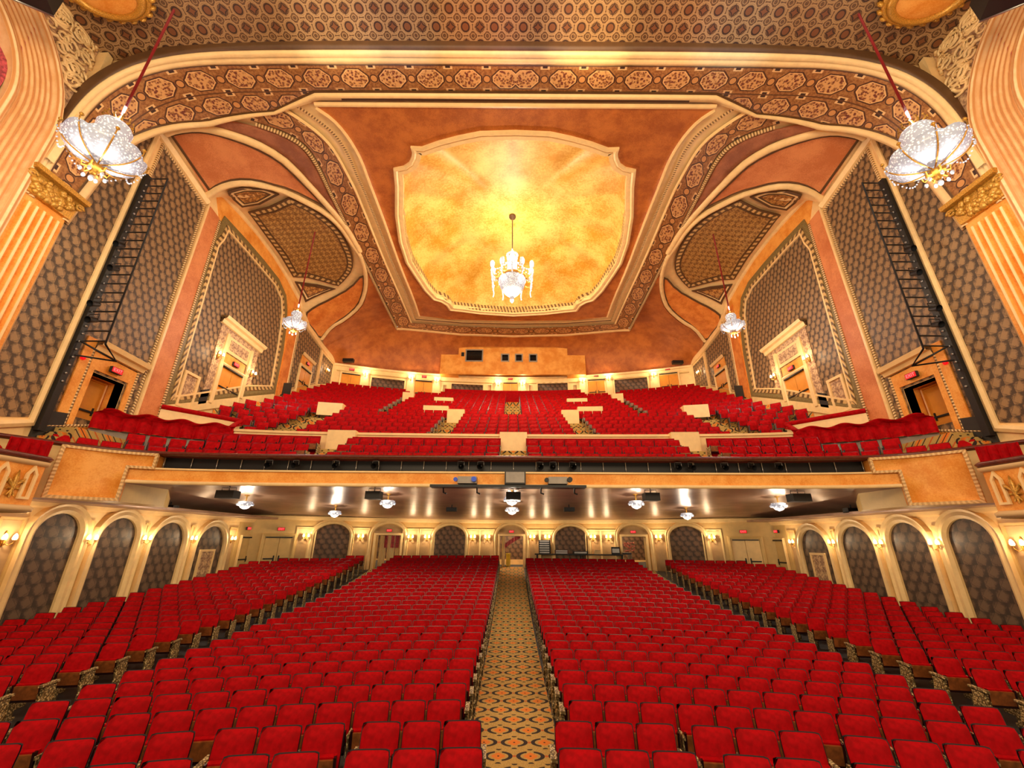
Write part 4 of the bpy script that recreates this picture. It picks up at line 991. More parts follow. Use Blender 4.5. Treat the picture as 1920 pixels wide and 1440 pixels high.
# red cloth covered railings on both wings, landing by the first door
for sx, side in ((1, 'left'), (-1, 'right')):
    P = smooth([(-14.25, 13.3), (-13.9, 14.2), (-13.2, 15.3), (-12.4, 16.1), (-11.6, 16.55)], 2); n_ = 120; P = resample(P, n_)
    r = empty('draped_railing', (0, 0, 0), 0, label='railing covered in pleated red velvet on the %s wing of the balcony' % side, category='railing')
    def dr(a, t):
        i = int(round(a * n_)); x, y = P[i]; q = .20 * abs(math.sin(a * PI * 10)) * t ** .8 ; z = 3.42 + .3 * a
        return (sx * (x + .5 * q + (.3 * (1 - t) if t < .12 else 0)), y - q, z + .68 * (1 - t) + .06 * math.sin(a * 26) * (1 - t))
    b = MB(); b.grid(dr, n_, 12); b.build('velvet_cover', REDFAB, r)
    b = MB(); b.grid(lambda a, t: (sx * P[int(round(a * n_))][0], P[int(round(a * n_))][1] + .02, 2.9 + .55 * t + .3 * a), n_, 1); b.build('rail_base', GREY, r)
    b = MB(); b.box(-sx * 14.48, -sx * 13.75, 12.5, 14.4, 2.4, 3.24)
    for k in range(3): b.box(-sx * 14.48, -sx * 13.95, 11.9 + .2 * k, 12.1 + .2 * k, 2.2, 2.7 + .17 * k)
    b.build('landing', CARPET, balcony)
    # cream wall with red cap beside the second door
    r = empty('landing_wall', (0, 0, 0), 0, label='cream landing wall with padded red top below the tall %s door' % side, category='low wall')
    Q = [(-14.35, 15.9), (-13.1, 16.9), (-12.2, 17.7)]
    b = MB(); b.grid(lambda a, t: (sx * resample(Q, 12)[int(round(a * 12))][0], resample(Q, 12)[int(round(a * 12))][1], 4.1 + (.85 - .1 * a) * t), 12, 1); b.build('wall_panel', CREAM, r)
    b = MB(); b.tube([(sx * x, y, 5.0 - .1 * k / 12) for k, (x, y) in enumerate(resample(Q, 12))], .1, 8); b.build('padded_top', REDFAB, r)
    b = MB(); b.tube([(-sx * 12.2, 17.7, 4.9), (-sx * 11.9, 16.9, 4.5), (-sx * 11.7, 16.3, 4.15)], .1, 8); b.build('padded_top', REDFAB, r)

# ================================================================== UPPER REAR WALL
bmap_ = lambda u, v, d: (u, Yb(u) - d, v)
outl = [(x, 9.0) for x in np.linspace(-14.5, 14.5, 40)] + [(x, 13.5) for x in np.linspace(14.5, -14.5, 40)]
b = MB(); b.prism([outl], bmap_, -.3, 0, .9); wu = b.build('wall_upper_back', CREAM, label='curved cream rear wall of the balcony with doors and damask panels', **STRUCT)
ls('cornice', [(-14.4, 13.22), (14.4, 13.22)], CREAM, [(-.1, 0), (-.1, .16), (.04, .22), (.1, 0)], mf=bmap_, par=wu)
ls('cornice', [(-14.2, 12.72), (14.2, 12.72)], TAN, [(-.05, 0), (-.04, .1), (.04, .1), (.05, 0)], mf=bmap_, par=wu)
for k, (pa, pb, pt, nm) in enumerate(((642, 678, 698, 'outer left'), (779, 812, 712, 'inner left'), (943, 971, 717, 'centre'), (1101, 1135, 712, 'inner right'), (1234, 1270, 701, 'outer right'))):
    x0, z1 = onsurf(pa, pt, Yb); x1, _ = onsurf(pb, pt, Yb)
    door('amber double door in the balcony rear wall, %s of five' % nm, bmap_, x0, x1, z1 - 2.15, z1 - .05, .02, fw=.1)
    xm = (x0 + x1) / 2; exit_sign((xm, Yb(xm) - .12, z1 + .3), slope(Yb, xm), 'red exit sign over the %s balcony rear door' % nm, .24)
for k, (pa, pb, pt) in enumerate(((698, 760, 708), (847, 906, 720), (1008, 1064, 720), (1151, 1213, 711))):
    x0, z1 = onsurf(pa, pt, Yb); x1, _ = onsurf(pb, pt, Yb)
    lp('wall_panel', lrect(x0, x1, z1 - 1.8, z1), DAM_X, .04, mf=bmap_, par=wu, label='dark damask panel in a cream frame'); ls('panel_moulding', lrect(x0 - .05, x1 + .05, z1 - 1.8, z1 + .05), CREAM, [(-.05, 0), (-.05, .1), (.05, .1), (.05, 0)], True, mf=bmap_, par=wu)
for px in (834, 918, 995, 1078):
    x0, z1 = onsurf(px, 722, Yb); lp('grille', lrect(x0 - .14, x0 + .14, z1 - .8, z1), BEIGE, .03, mf=bmap_, par=wu)
for k, (px, py, nm) in enumerate(((686, 705, 'right of the outer left door'), (771, 712, 'left of the inner left door'), (819, 716, 'right of the inner left door'), (934, 722, 'left of the centre door'), (980, 722, 'right of the centre door'), (1092, 717, 'left of the inner right door'), (1140, 712, 'right of the inner right door'), (1225, 706, 'left of the outer right door'))):
    x, z = onsurf(px, py, Yb)
    b = MB(); b.prism([lrect(x - .32, x + .32, z - 1.8, 13.1)], bmap_, 0, .08); b.build('pilaster', CREAM, wu)
    sconce((x, Yb(x) - .12, z), slope(Yb, x), 'lit twin sconce on the balcony rear wall %s' % nm, 'sconces on the balcony rear wall', 55, base=SC0)
# projection booth
r = MB(); r.prism([lrect(-4.7, 4.7, 13.1, 15.62), lrect(-4.05, -2.62, 14.3, 15.35), lrect(-.98, -.36, 14.3, 14.95), lrect(.22, .8, 14.3, 14.95), lrect(1.42, 2.05, 14.3, 14.95)], lambda u, v, d: (u, 32 - d, v), -.25, 0)
r.box(-6.2, -4.7, 31.98, 33.6, 13.1, 14.9); r.box(4.7, 6.2, 31.98, 33.6, 13.1, 14.9); r.box(-4.7, 4.7, 32, 33.3, 15.6, 15.66)
booth = r.build('wall_booth', AMBER, kind='structure', label='amber projection booth with one wide and three small windows above the rear wall', category='projection booth')
b = MB(); b.box(-4.6, 4.6, 32.9, 33.0, 13.5, 15.55); b.build('booth_interior', BLACKM, booth)
b = MB(); b.box(-4.45, -4.2, 31.94, 31.99, 14.75, 15.1); b.build('speaker', BLACK, booth)
for k, (x0, x1, z1) in enumerate(((-4.05, -2.62, 15.35), (-.98, -.36, 14.95), (.22, .8, 14.95), (1.42, 2.05, 14.95))):
    b = MB(); b.sweep([(x0, 14.3), (x1, 14.3), (x1, z1), (x0, z1)], lambda u, v, d: (u, 32 - d, v), [(-.05, 0), (-.05, .05), (.05, .05), (.05, 0)], True)
    o = b.build('window_%d' % (k + 1), GREY, kind='structure', label=('wide dark projection booth window' if k == 0 else '%s small dark projection booth window' % ('left', 'middle', 'right')[k - 1]), category='window')
    b = MB(); b.box(x0, x1, 32.14, 32.16, 14.3, z1); b.build('pane', DARKGLASS, o)
for x, nm in ((-3.75, 'left in the wide booth window'), (-2.95, 'right in the wide booth window'), (-.6, 'in the left small booth window'), (1.8, 'in the right small booth window')):
    e = empty('booth_spotlight', (x, 32.55, 14.3), 0, label='grey projector lamp standing %s' % nm, category='projector')
    b = MB(); b.lathe([(.001, 0), (.17, 0), (.17, .3), (.001, .36)], (0, 0, .08), 12); b.build('lamp_body', STEEL, e)
for sx, side in ((1, 'left'), (-1, 'right')):
    x = -sx * 13.3; e = empty('loudspeaker', (x, Yb(x) - .6, 13.34), 0, label='small black loudspeaker on the rear cornice at the %s corner' % side, category='loudspeaker'); b = MB(); b.cbox((0, 0, .13), (.85, .3, .26)); b.build('cabinet', BLACK, e)

# ================================================================== CHANDELIERS
def tagc(name, loc, label, group=None):
    e = empty(name, loc, 0, label=label, category='chandelier')
    if group: e['group'] = group
    return e
def bowl_chandelier(loc, s, label, ceil_z, group, power, detail=True, cord=True):
    """crystal bowl with scalloped rim, small upper drum, gilt arms and finial; local scale s = bowl radius"""
    r = tagc('chandelier', loc, label, group)
    b = MB(); b.lathe([(.03, -.44), (.35, -.40), (.68, -.27), (.90, -.08), (1.0, .08), (.97, .08), (.86, -.04), (.62, -.2), (.3, -.3), (.03, -.34)], (0, 0, 0), 48,
                      lambda rr, z, an, k: (rr * (1 + (.03 * abs(math.cos(an * 4)) if k in (3, 4, 5) else 0)), z + (.13 * abs(math.cos(an * 4)) if k in (4, 5) else 0)))
    b.v = [tuple(c * s for c in v) for v in b.v]; b.build('crystal_bowl', CRYSTAL, r)
    b = MB(); b.lathe([(.34, .0), (.40, .4), (.46, 1.05), (.38, 1.2), (.05, 1.24)], (0, 0, 0), 24); b.lathe([(.05, .22), (.30, .2)], (0, 0, 0), 24); b.v = [tuple(c * s for c in v) for v in b.v]; b.build('crystal_drum', CRYSTAL, r)
    b = MB()
    for q in range(12):
        a = q * PI / 6; b.tube([(.12 * math.cos(a), .12 * math.sin(a), 1.22), (.4 * math.cos(a), .4 * math.sin(a), 1.32), (.36 * math.cos(a), .36 * math.sin(a), 1.5)], .03, 5)
    b.lathe([(.02, 1.2), (.16, 1.26), (.12, 1.4), (.05, 1.6), (.02, 1.7)], (0, 0, 0), 12); b.v = [tuple(c * s for c in v) for v in b.v]; b.build('crown', GOLD, r)
    for q in range(8):
        a = q * PI / 4 + .2; P = [(.06, -.52), (.38, -.47), (.74, -.32), (.96, -.1), (1.08, .16), (1.04, .32)]
        b = MB(); b.tube([(x * s * math.cos(a), x * s * math.sin(a), z * s) for x, z in smooth(P, 1)], .022 * s, 6); b.ball((1.05 * s * math.cos(a), 1.05 * s * math.sin(a), .32 * s), .06 * s, 6)
        arm = b.build('arm', GOLD, r)
        if detail:
            b = MB()
            a2 = a + PI / 4
            for t in np.linspace(0, 1, 10):
                aa = a + (a2 - a) * t; rr = 1.05 - .12 * math.sin(PI * t); b.ball((rr * s * math.cos(aa), rr * s * math.sin(aa), (.05 - .38 * math.sin(PI * t)) * s), .028 * s, 5)
            b.build('crystal_swag', CRYSTAL, arm, kind='stuff')
    b = MB(); b.lathe([(.001, -.98), (.05, -.94), (.1, -.86), (.06, -.8), (.2, -.74), (.24, -.66), (.12, -.58), (.05, -.5)], (0, 0, 0), 14, lambda rr, z, an, k: (rr * (1 + .2 * math.cos(an * 5)), z))
    for q in range(6): a = q * PI / 3; b.tube([(.1 * math.cos(a), .1 * math.sin(a), -.7), (.3 * math.cos(a), .3 * math.sin(a), -.78), (.33 * math.cos(a), .33 * math.sin(a), -.64)], .025, 5)
    b.v = [tuple(c * s for c in v) for v in b.v]; fin = b.build('finial', GOLD, r)
    b = MB()
    for q in range(6): a = q * PI / 3; b.ball((.3 * s * math.cos(a), .3 * s * math.sin(a), -.92 * s), .05 * s, 6, 1.5)
    b.ball((0, 0, -1.06 * s), .07 * s, 8, 1.4); b.build('crystal_drop', CRYSTAL, fin, kind='stuff')
    if cord: b = MB(); b.tube([(0, 0, 1.68 * s), (0, 0, ceil_z - loc[2])], .035, 8); b.build('cord', REDCORD, r)
    light('POINT', (0, 0, 2.1 * s), power * .45, WHITE, .08, parent=r); light('POINT', (0, 0, -1.3 * s), power * .55, WHITE, .08, parent=r)
    return r
for sx, side in ((1, 'left'), (-1, 'right')):
    bowl_chandelier((-sx * 11.3, 8.2, 9.85), .86, 'large crystal bowl chandelier on a red cord, upper %s by the gilt capital' % side, 16.55, 'large corner chandeliers', 330)
    bowl_chandelier((-sx * 11.25, 18.5, 10.3), .56, 'small crystal chandelier on a red cord in front of the %s balcony wall' % side, ceilz(11.25, 18.5), 'small balcony chandeliers', 300)
# central chandelier under the dome
r = tagc('chandelier', (-.1, 20, 14.0), 'large crystal basket chandelier hanging on a thin rod under the gold dome')
b = MB(); b.lathe([(.02, -1.15), (.18, -1.02), (.45, -.75), (.68, -.4), (.78, 0), (.8, .16), (.74, .16), (.6, .1), (.02, .1)], (0, 0, 0), 32); b.build('crystal_basket', CRYSTAL, r)
b = MB(); b.lathe([(.5, .12), (.36, .3), (.30, .9), (.28, 1.5), (.34, 1.62), (.22, 1.75), (.02, 1.8)], (0, 0, 0), 24); b.build('crystal_column', CRYSTAL, r)
b = MB(); b.lathe([(.78, .1), (.86, .16), (.86, .24), (.78, .28)], (0, 0, 0), 32); b.build('gilt_band', GOLD, r)
for q in range(12):
    a = q * PI / 6; ca, sa = math.cos(a), math.sin(a); k_ = 1 if q % 2 else .86
    b = MB(); P = smooth([(.7, .2), (1.0, -.1), (1.28 * k_, .1), (1.3 * k_, .55)], 2); b.tube([(x * ca, x * sa, z) for x, z in P], .03, 6); arm = b.build('arm', GOLD, r)
    b = MB(); b.lathe([(.06, 0), (.12, .06), (.14, .3), (.1, .42), (.02, .5)], (1.3 * k_ * ca, 1.3 * k_ * sa, .5), 8); b.build('candle_lamp', BULB if q % 3 == 0 else CRYSTAL, arm)
    b = MB()
    for t in np.linspace(0, 1, 12): b.ball(((1.3 * k_ + .05 * math.sin(t * 6)) * ca, 1.3 * k_ * sa, .4 - 1.0 * t), .06 - .02 * t, 5)
    for t in np.linspace(0, 1, 8): b.ball(((.3 + .9 * t) * ca, (.3 + .9 * t) * sa, 1.35 - .9 * math.sin(t * PI / 2)), .045, 5)
    b.build('crystal_strand', CRYSTAL, arm, kind='stuff')
b = MB()
for q in range(14): a = q * 2 * PI / 14; b.ball((.3 * math.cos(a), .3 * math.sin(a), 1.85), .08, 5)
b.ball((0, 0, -1.22), .12, 8, 1.4); b.build('crystal_crown', CRYSTAL, r)
b = MB(); b.tube([(0, 0, 1.8), (0, 0, 4.75)], .03, 8); b.lathe([(.001, 4.6), (.2, 4.68), (.22, 4.76)], (0, 0, 0), 12); b.build('rod', DARKLINE, r)
light('POINT', (0, 0, 2.3), 420, (1, .88, .66), .1, parent=r); light('POINT', (0, 0, -1.5), 1300, WARM, .1, parent=r)
for k in range(4): light('POINT', (1.5 * math.cos(k * PI / 2 + .7), 1.5 * math.sin(k * PI / 2 + .7), .6), 160, WHITE, .05, parent=r)
# small pendants and loudspeakers below the balcony
UB = [(460, 945, 'far left of the front row'), (727, 943, 'left of centre, front row'), (960, 934, 'centre, nearer the stage'), (1193, 944, 'right of centre, front row'), (1460, 948, 'far right of the front row')]
UB2 = [(628, 962, 'left one of the rear row'), (960, 956, 'centre, nearer the rear wall'), (1288, 966, 'right one of the rear row')]
def pend(x, y, label):
    z = zc(x, y)
    r = tagc('chandelier', (x, y, z - .34), label, 'small chandeliers below the balcony')
    b = MB(); b.lathe([(.02, -.2), (.14, -.16), (.25, -.03), (.27, .08), (.2, .1), (.02, .1)], (0, 0, 0), 18); 
    for q in range(10): a = q * PI / 5; b.ball((.27 * math.cos(a), .27 * math.sin(a), -.02), .05, 5)
    b.build('crystal_bowl', CRYSTAL, r)
    b = MB(); b.lathe([(.02, .1), (.03, .3), (.1, .33), (.1, .36)], (0, 0, 0), 10); b.build('stem', GOLD, r)
    light('POINT', (0, 0, -.38), 75, (1, .84, .62), .06, parent=r); light('POINT', (.0, -.42, .16), 8, (1, .84, .62), .06, parent=r)
def onsof(px, py, dz):
    d = ray(px, py); z = 1.2
    for _ in range(20): t = z / d[2] if abs(d[2]) > 1e-4 else 1; y = d[1] * t; x = CX + d[0] * t; z = .5 * z + .5 * (zc(x, y) - dz)
    return x, y
for px, py, nm in UB: x, y = onsof(px, py, .34); pend(x, max(15.3, min(y, 26)), 'small crystal chandelier under the balcony, %s' % nm)
for px, py, nm in UB2: x, y = onsof(px, py, .34); pend(x, max(17, min(y, 26)), 'small crystal chandelier under the balcony, %s' % nm)
for px, wd, nm in ((452, .62, 'far left chandelier'), (712, .5, 'left of centre chandelier'), (960, .5, 'centre chandelier'), (1205, .5, 'right of centre chandelier'), (1468, .62, 'far right chandelier')):
    x = (px - 960) * 14.9 / 765 ; y = 14.6
    e = empty('loudspeaker', (x, y, zc(x, y)), 0, label='dark loudspeaker box hung beside the %s under the balcony' % nm, category='loudspeaker', group='under balcony loudspeakers')
    b = MB(); b.box(-wd / 2, wd / 2, -.2, .2, -.42, -.16); b.build('cabinet', BLACKM, e)
    b = MB(); b.tube([(0, 0, -.17), (0, 0, .02)], .02, 6); b.tube([(-wd * .4, 0, -.16), (-wd * .4, 0, -.06), (wd * .4, 0, -.06), (wd * .4, 0, -.16)], .015, 6); b.build('bracket', STEEL, e)
for px, py, nm in ((340, 962, 'far left'), (847, 957, 'left of centre'), (1067, 957, 'right of centre'), (1572, 966, 'far right')):
    if abs(px - 960) > 400: x = (px - 960) * 16.8 / 765; y = 16.9
    else: x, y = onsof(px, py, .25); y = min(y, 25)
    e = empty('loudspeaker', (x, y, zc(x, y)), 0, label='small black loudspeaker on the balcony underside, %s' % nm, category='loudspeaker', group='small ceiling loudspeakers')
    b = MB(); b.box(-.24, .24, -.15, .15, -.30, -.12); b.build('cabinet', BLACK, e); b = MB(); b.tube([(0, 0, -.12), (0, 0, .02)], .025, 6); b.build('bracket', BLACK, e)
# projectors and loudspeaker cluster on a shelf at the centre of the balcony front
e = empty('equipment_shelf', (0, 13.7, 1.6), 0, label='long black shelf fixed below the middle of the balcony front', category='shelf')
b = MB(); b.box(-2.7, 2.35, -.25, .2, -.02, .06); b.build('board', BLACK, e)
for x in (-2.3, -1.2, .9, 2.0): b = MB(); b.tube([(x, 0, 0), (x, .1, -.16), (x + .1, .1, -.2)], .03, 6); b.build('bracket', BLACK, e)
for x, nm, M2 in ((-1.5, 'left', plain('projector_lens', hx(70, 100, 220), .1)), (1.45, 'right', BLACK)):
    e = empty('projector', (x, 13.65, 1.68), 0, label='grey projector on the black shelf, %s of the loudspeaker cluster' % nm, category='projector')
    b = MB(); b.box(-.32, .3, -.2, .2, .02, .24); b.build('housing', GREY, e)
    b = MB(); k_ = .22 if x < 0 else .36; tb = [(.001, 0), (.08, 0), (.09, .12), (.06, .14)]; b.tube([(k_, -.2, .14), (k_, -.32, .14)], .085, 12); b.tube([(-.38, -.1, .14), (-.38, -.24, .14)], .07, 10); b.build('lens', M2, e)
e = empty('loudspeaker', (.05, 13.6, 1.68), 0, label='dark grey loudspeaker cluster at the middle of the balcony front', category='loudspeaker')
b = MB(); b.box(-.34, .34, -.2, .2, 0, .42); b.build('cabinet', BLACKM, e); b = MB(); b.box(-.3, .3, -.215, -.2, .04, .38); b.build('grille', GREY, e)
# stage lights in the balcony recess
for k, px in enumerate((492, 535, 620, 690, 862, 893, 1007, 1042, 1075, 1278, 1305, 1373, 1425, 1468)):
    x = (px - 960) * 13.6 / 765; a = fa(x); p, n_ = fpt(a)
    nm = ['first', 'second', 'third', 'fourth', 'fifth', 'sixth', 'seventh', 'eighth', 'ninth', 'tenth', 'eleventh', 'twelfth', 'thirteenth', 'last'][k]
    e = empty('stage_spotlight', (p.x - n_.x * .2, p.y - n_.y * .2, 2.36), .2 * (-1) ** k, label='black stage spotlight in the balcony front recess, %s from the left' % nm, category='stage light', group='balcony front spotlights')
    b = MB(); b.lathe([(.03, -.14), (.07, -.12), (.08, .08), (.10, .13)], (0, 0, 0), 10); Mx = Matrix.Rotation(math.radians(105), 4, 'X'); b.v = [tuple(Mx @ Vector(v)) for v in b.v]; b.build('lamp_body', BLACK, e)
    b = MB(); b.tube([(-.11, 0, 0), (-.11, 0, .16), (.11, 0, .16), (.11, 0, 0)], .012, 5); b.tube([(0, 0, .16), (0, .05, .22)], .015, 5); b.build('yoke', STEEL, e)
b = MB()
for k in range(31):
    a = aL + (aR - aL) * k / 30; b.tube([fmap(a, 2.12, -.45), fmap(a, 2.56, -.45)], .015, 5)
b.build('recess_posts', STEEL, balcony)

# ================================================================== STAGE BOXES (far left and right)
for sx, side in ((1, 'left'), (-1, 'right')):
    r = empty('opera_box', (-sx * 13.6, 9.5, .6), 0, label='amber opera box with fleur de lis relief at the %s edge' % side, kind='structure', category='opera box')
    X = .8   # face offset from the root
    fx = lambda u, v, d: (sx * (X + d), u - 9.5, v - .6)
    cyl = [(-.9, 6.0), (0, 6.4), (X - .08, 7.2), (X, 8.2), (X, 11.05), (X - .05, 11.35), (X - .45, 11.5), (-.9, 11.55)]
    b = MB(); Pc = smooth(cyl, 2); n_ = len(Pc) - 1
    pc = lambda a, z, o: (sx * (Pc[int(round(a * n_))][0] + o), Pc[int(round(a * n_))][1] - 9.5 + o * .3, z - .6)
    b.grid(lambda a, t: pc(a, .72 + 1.2 * t, 0), n_, 2); b.build('box_front', AMBER, r)
    sec = [(0, .62), (.08, .62), (.1, .72), (0, .78)]; b = MB(); b.grid(lambda a, t: pc(a, sec[int(round(t * 3))][1], sec[int(round(t * 3))][0]), n_, 3)
    sec2 = [(0, 1.78), (.06, 1.8), (.1, 1.9), (0, 1.92)]; b.grid(lambda a, t: pc(a, sec2[int(round(t * 3))][1], sec2[int(round(t * 3))][0]), n_, 3); b.build('moulding', ROPE, r)
    sec3 = [(-.3, 1.92), (.06, 1.92), (.12, 2.0), (.04, 2.06), (-.3, 2.06)]; b = MB(); b.grid(lambda a, t: pc(a, sec3[int(round(t * 4))][1], sec3[int(round(t * 4))][0]), n_, 4); b.build('rail', WOOD, r)
    b = MB(); b.prism([Pc], lambda u, v, d: (sx * u, v - 9.5, d), .0, .12); b.build('box_floor', TAN, r)
    for yc_ in (10.33, 10.98):
        b = MB(); b.sweep([(yc_ - .1, .95), (yc_ + .1, .95), (yc_ + .1, 1.55), (yc_, 1.72), (yc_ - .1, 1.55)], fx, [(-.03, 0), (-.03, .06), (.03, .06), (.03, 0)], True); b.build('arrow_frame', CREAM, r)
    b = MB(); c0 = (10.66, 1.28)
    def petal(P, w_): b.tube([fx(c0[0] + u, c0[1] + v, .04) for u, v in P], w_, 6)
    petal([(0, -.35), (0, -.1), (0, .15), (0, .34)], [.02, .05, .06, .008]); petal([(.0, -.08), (.12, .05), (.19, .12), (.2, .0)], [.03, .045, .04, .02]); petal([(.0, -.08), (-.12, .05), (-.19, .12), (-.2, .0)], [.03, .045, .04, .02])
    petal([(-.13, -.12), (.13, -.12)], .03); petal([(0, -.15), (.09, -.3)], [.03, .02]); petal([(0, -.15), (-.09, -.3)], [.03, .02]); b.build('fleur_de_lis', GOLD, r)
    for k, (y, nm) in enumerate(((9.2, 'nearer the edge of the photo'), (10.12, 'nearer the balcony'))):
        e = empty('round_back_chair', (-sx * 13.35, y, .75), 0, label='round backed red velvet chair in the %s opera box, %s' % (side, nm), category='chair', group='opera box chairs')
        b = MB(); b.tube([(sx * .1 + .0, .36 * math.cos(q), 1.2 + .30 * math.sin(q)) for q in np.linspace(0, 2 * PI, 20)[:-1]], .06, 8, True)
        b.lathe([(.001, -.05), (.28, -.06), (.36, 0), (.28, .06), (.001, .08)], (0, 0, 0), 20); 
        nv = len(b.v); b.v = b.v[:19 * 8] + [(sx * .1 + v[2], v[0], 1.2 + v[1] * .85) for v in b.v[19 * 8:]]
        b.build('backrest', REDFAB, e)
        b = MB(); b.box(-.22, .22, -.24, .24, .4, .5); b.build('seat', REDFAB, e)
        for lx in (-.18, .18):
            for ly in (-.2, .2): b = MB(); b.tube([(lx, ly, 0), (lx, ly, .42)], .02, 6); b.build('leg', WOOD, e)
    e = empty('velvet_drape', (-sx * 13.0, 10.95, 1.95), 0, label='pleated red velvet drape at the end of the %s opera box' % side, category='drape')
    b = MB(); b.grid(lambda a, t: (sx * (.12 - .5 * (1 - a) + .04 * math.sin(a * 30)), -.35 + .7 * a + .05 * math.cos(a * 30), .1 + .45 * t), 40, 3); b.build('cloth', REDFAB, e)

# ================================================================== THEATRE SEATS
PITCH = .523
def pad(b, w_, h_, th, cz, cy, tilt, nx=8, nz=8, curve=.03, cr_=8, back=True, front_bulge=1):
    """rounded upholstered pad standing up, facing -Y"""
    T = Matrix.Translation((0, cy, cz)) @ Matrix.Rotation(tilt, 4, 'X')
    def f(a, t, front):
        u, v = 2 * a - 1, 2 * t - 1; m_ = max(abs(u), abs(v)); q = (abs(u) ** cr_ + abs(v) ** cr_) ** (1 / cr_)
        k = m_ / q if q > 0 else 1; x, z = u * k * w_ / 2, v * k * h_ / 2
        y = -curve * (x / (w_ / 2)) ** 2 + (-th * (1 - m_ ** 6) if front else 0)
        return tuple(T @ Vector((x, y, z)))
    b.grid(lambda a, t: f(a, t, True), nx, nz)
    if back: b.grid(lambda a, t: f(a, t, False), nx, 1 if nz < 5 else nz)
    return b
TILT = math.radians(-13)
def seat_parts(lo=False):
    n = 3 if lo else 8; P = {}
    b = MB(); pad(b, .482, .49, .06, .645, .055, TILT, n + 1, n, .025, 14, back=not lo); P['backrest'] = (b, REDFAB)
    b = MB(); pad(b, .504, .505, .006, .648, .064, TILT, n + 1, n, .025, 16)
    P['back_shell'] = (b, RIM)
    b = MB(); Mx = Matrix.Translation((0, -.055, .40)) @ Matrix.Rotation(math.radians(8), 4, 'X')
    b.cbox((0, .02, .10), (.43, .07, .24), Mx); P['seat_cushion'] = (b, REDFAB)
    b = MB(); b.cbox((0, -.03, .09), (.40, .03, .22), Mx); P['seat_pan'] = (b, SEATWOOD)
    b = MB(); b.cbox((-.212, -.03, .09), (.03, .045, .28), Mx); b.cbox((.212, -.03, .09), (.03, .045, .28), Mx); b.cbox((0, -.03, -.04), (.46, .045, .03), Mx)
    P['seat_frame'] = (b, RIM)
    b = MB()
    if lo: b.box(-.262, -.244, -.18, .14, 0, .56)
    else:
        b.box(-.262, -.245, -.16, .14, .05, .56); b.box(-.262, -.235, -.22, .2, 0, .05); b.box(-.262, -.232, -.2, .12, .56, .60)
    P['seat_standard'] = (b, STAND)
    return P
SP = seat_parts(); 
proto = empty('theatre_seat', (0, 0, 0)); proto['category'] = 'seat'
for k in ('backrest', 'back_shell', 'seat_cushion', 'seat_pan', 'seat_frame', 'seat_standard'):
    b, m_ = SP[k]; o = b.build(k, m_, proto)
kids = list(proto.children)
ORD = ['first', 'second', 'third', 'fourth', 'fifth', 'sixth', 'seventh', 'eighth', 'ninth', 'tenth', 'eleventh', 'twelfth', 'thirteenth', 'fourteenth', 'fifteenth', 'sixteenth', 'seventeenth', 'eighteenth']
spots = []   # x, y, z, rz, row, n from aisle, block, rightmost/leftmost end flag
def drp(x): return g(x)
def place(yc, x, blk, row, n_, end):
    y = yc - g(x); rz = -math.atan((g(abs(x) + .05) - g(abs(x) - .05)) / .1) * (1 if x > 0 else -1)
    if abs(x) < .06: rz = 0
    spots.append((x, y, FL(x, y) , rz, row, n_, blk, end))
for k in range(29):
    yc = 5.83 + .765 * k
    for s_ in (-1, 1):
        if k < 2:
            grp = [3, 2, 3, 3] if k == 0 else [3, 3, 3, 3]; x = (.36 + .07 * k) if s_ < 0 else (.47 + .03 * k); n_ = 0
            for gi, G in enumerate(grp):
                xm = x + G * .53 / 2; ym = yc - g(xm); rz = -s_ * math.atan((g(xm + .1) - g(xm - .1)) / .2) * 1.0
                for q in range(G):
                    n_ += 1; dx = (q - (G - 1) / 2) * .53; px_ = s_ * (xm + dx * math.cos(rz)); 
                    spots.append((px_, ym + s_ * dx * math.sin(rz), FL(px_, ym), rz, k, n_, ('left' if s_ < 0 else 'right', 'centre'), q in (0, G - 1)))
                x += G * .53 + (.24 if k == 0 else .17)
        else:
            if k == 28 and s_ > 0: continue
            for q in range(12): place(yc, s_ * (.79 + PITCH * (q + .5)), ('left' if s_ < 0 else 'right', 'centre'), k, q + 1, q in (0, 11))
        for q in range(10):
            x = 8.66 + .525 * (q + .5)
            if yc - g(x) > Yw(x) - .55: continue
            place(yc, s_ * x, ('left' if s_ < 0 else 'right', 'side'), k, q + 1, q == 0)
def pr(x, y, z):
    x -= CX; c = y * ct + z * st
    if c < .5: return None
    u = x / c; v = (-y * st + z * ct) / c; return (960 + F * (u * cr + v * sr), 720 - F * (-u * sr + v * cr), c)
vis = []
for s_ in spots:
    p = pr(s_[0], s_[1], s_[2] + .8)
    if p and -70 < p[0] < 1990 and p[1] < 1475: vis.append((p[2], s_))
vis.sort(key=lambda t: t[0]); print('visible seats', len(vis))
NB = 300; near = vis[:NB]; far = [v[1] for v in vis[NB:]]
rows_side = sorted({s_[4] for _, s_ in vis if s_[6][1] == 'side'}); 
rows_c = sorted({s_[4] for _, s_ in vis if s_[6][1] == 'centre'})
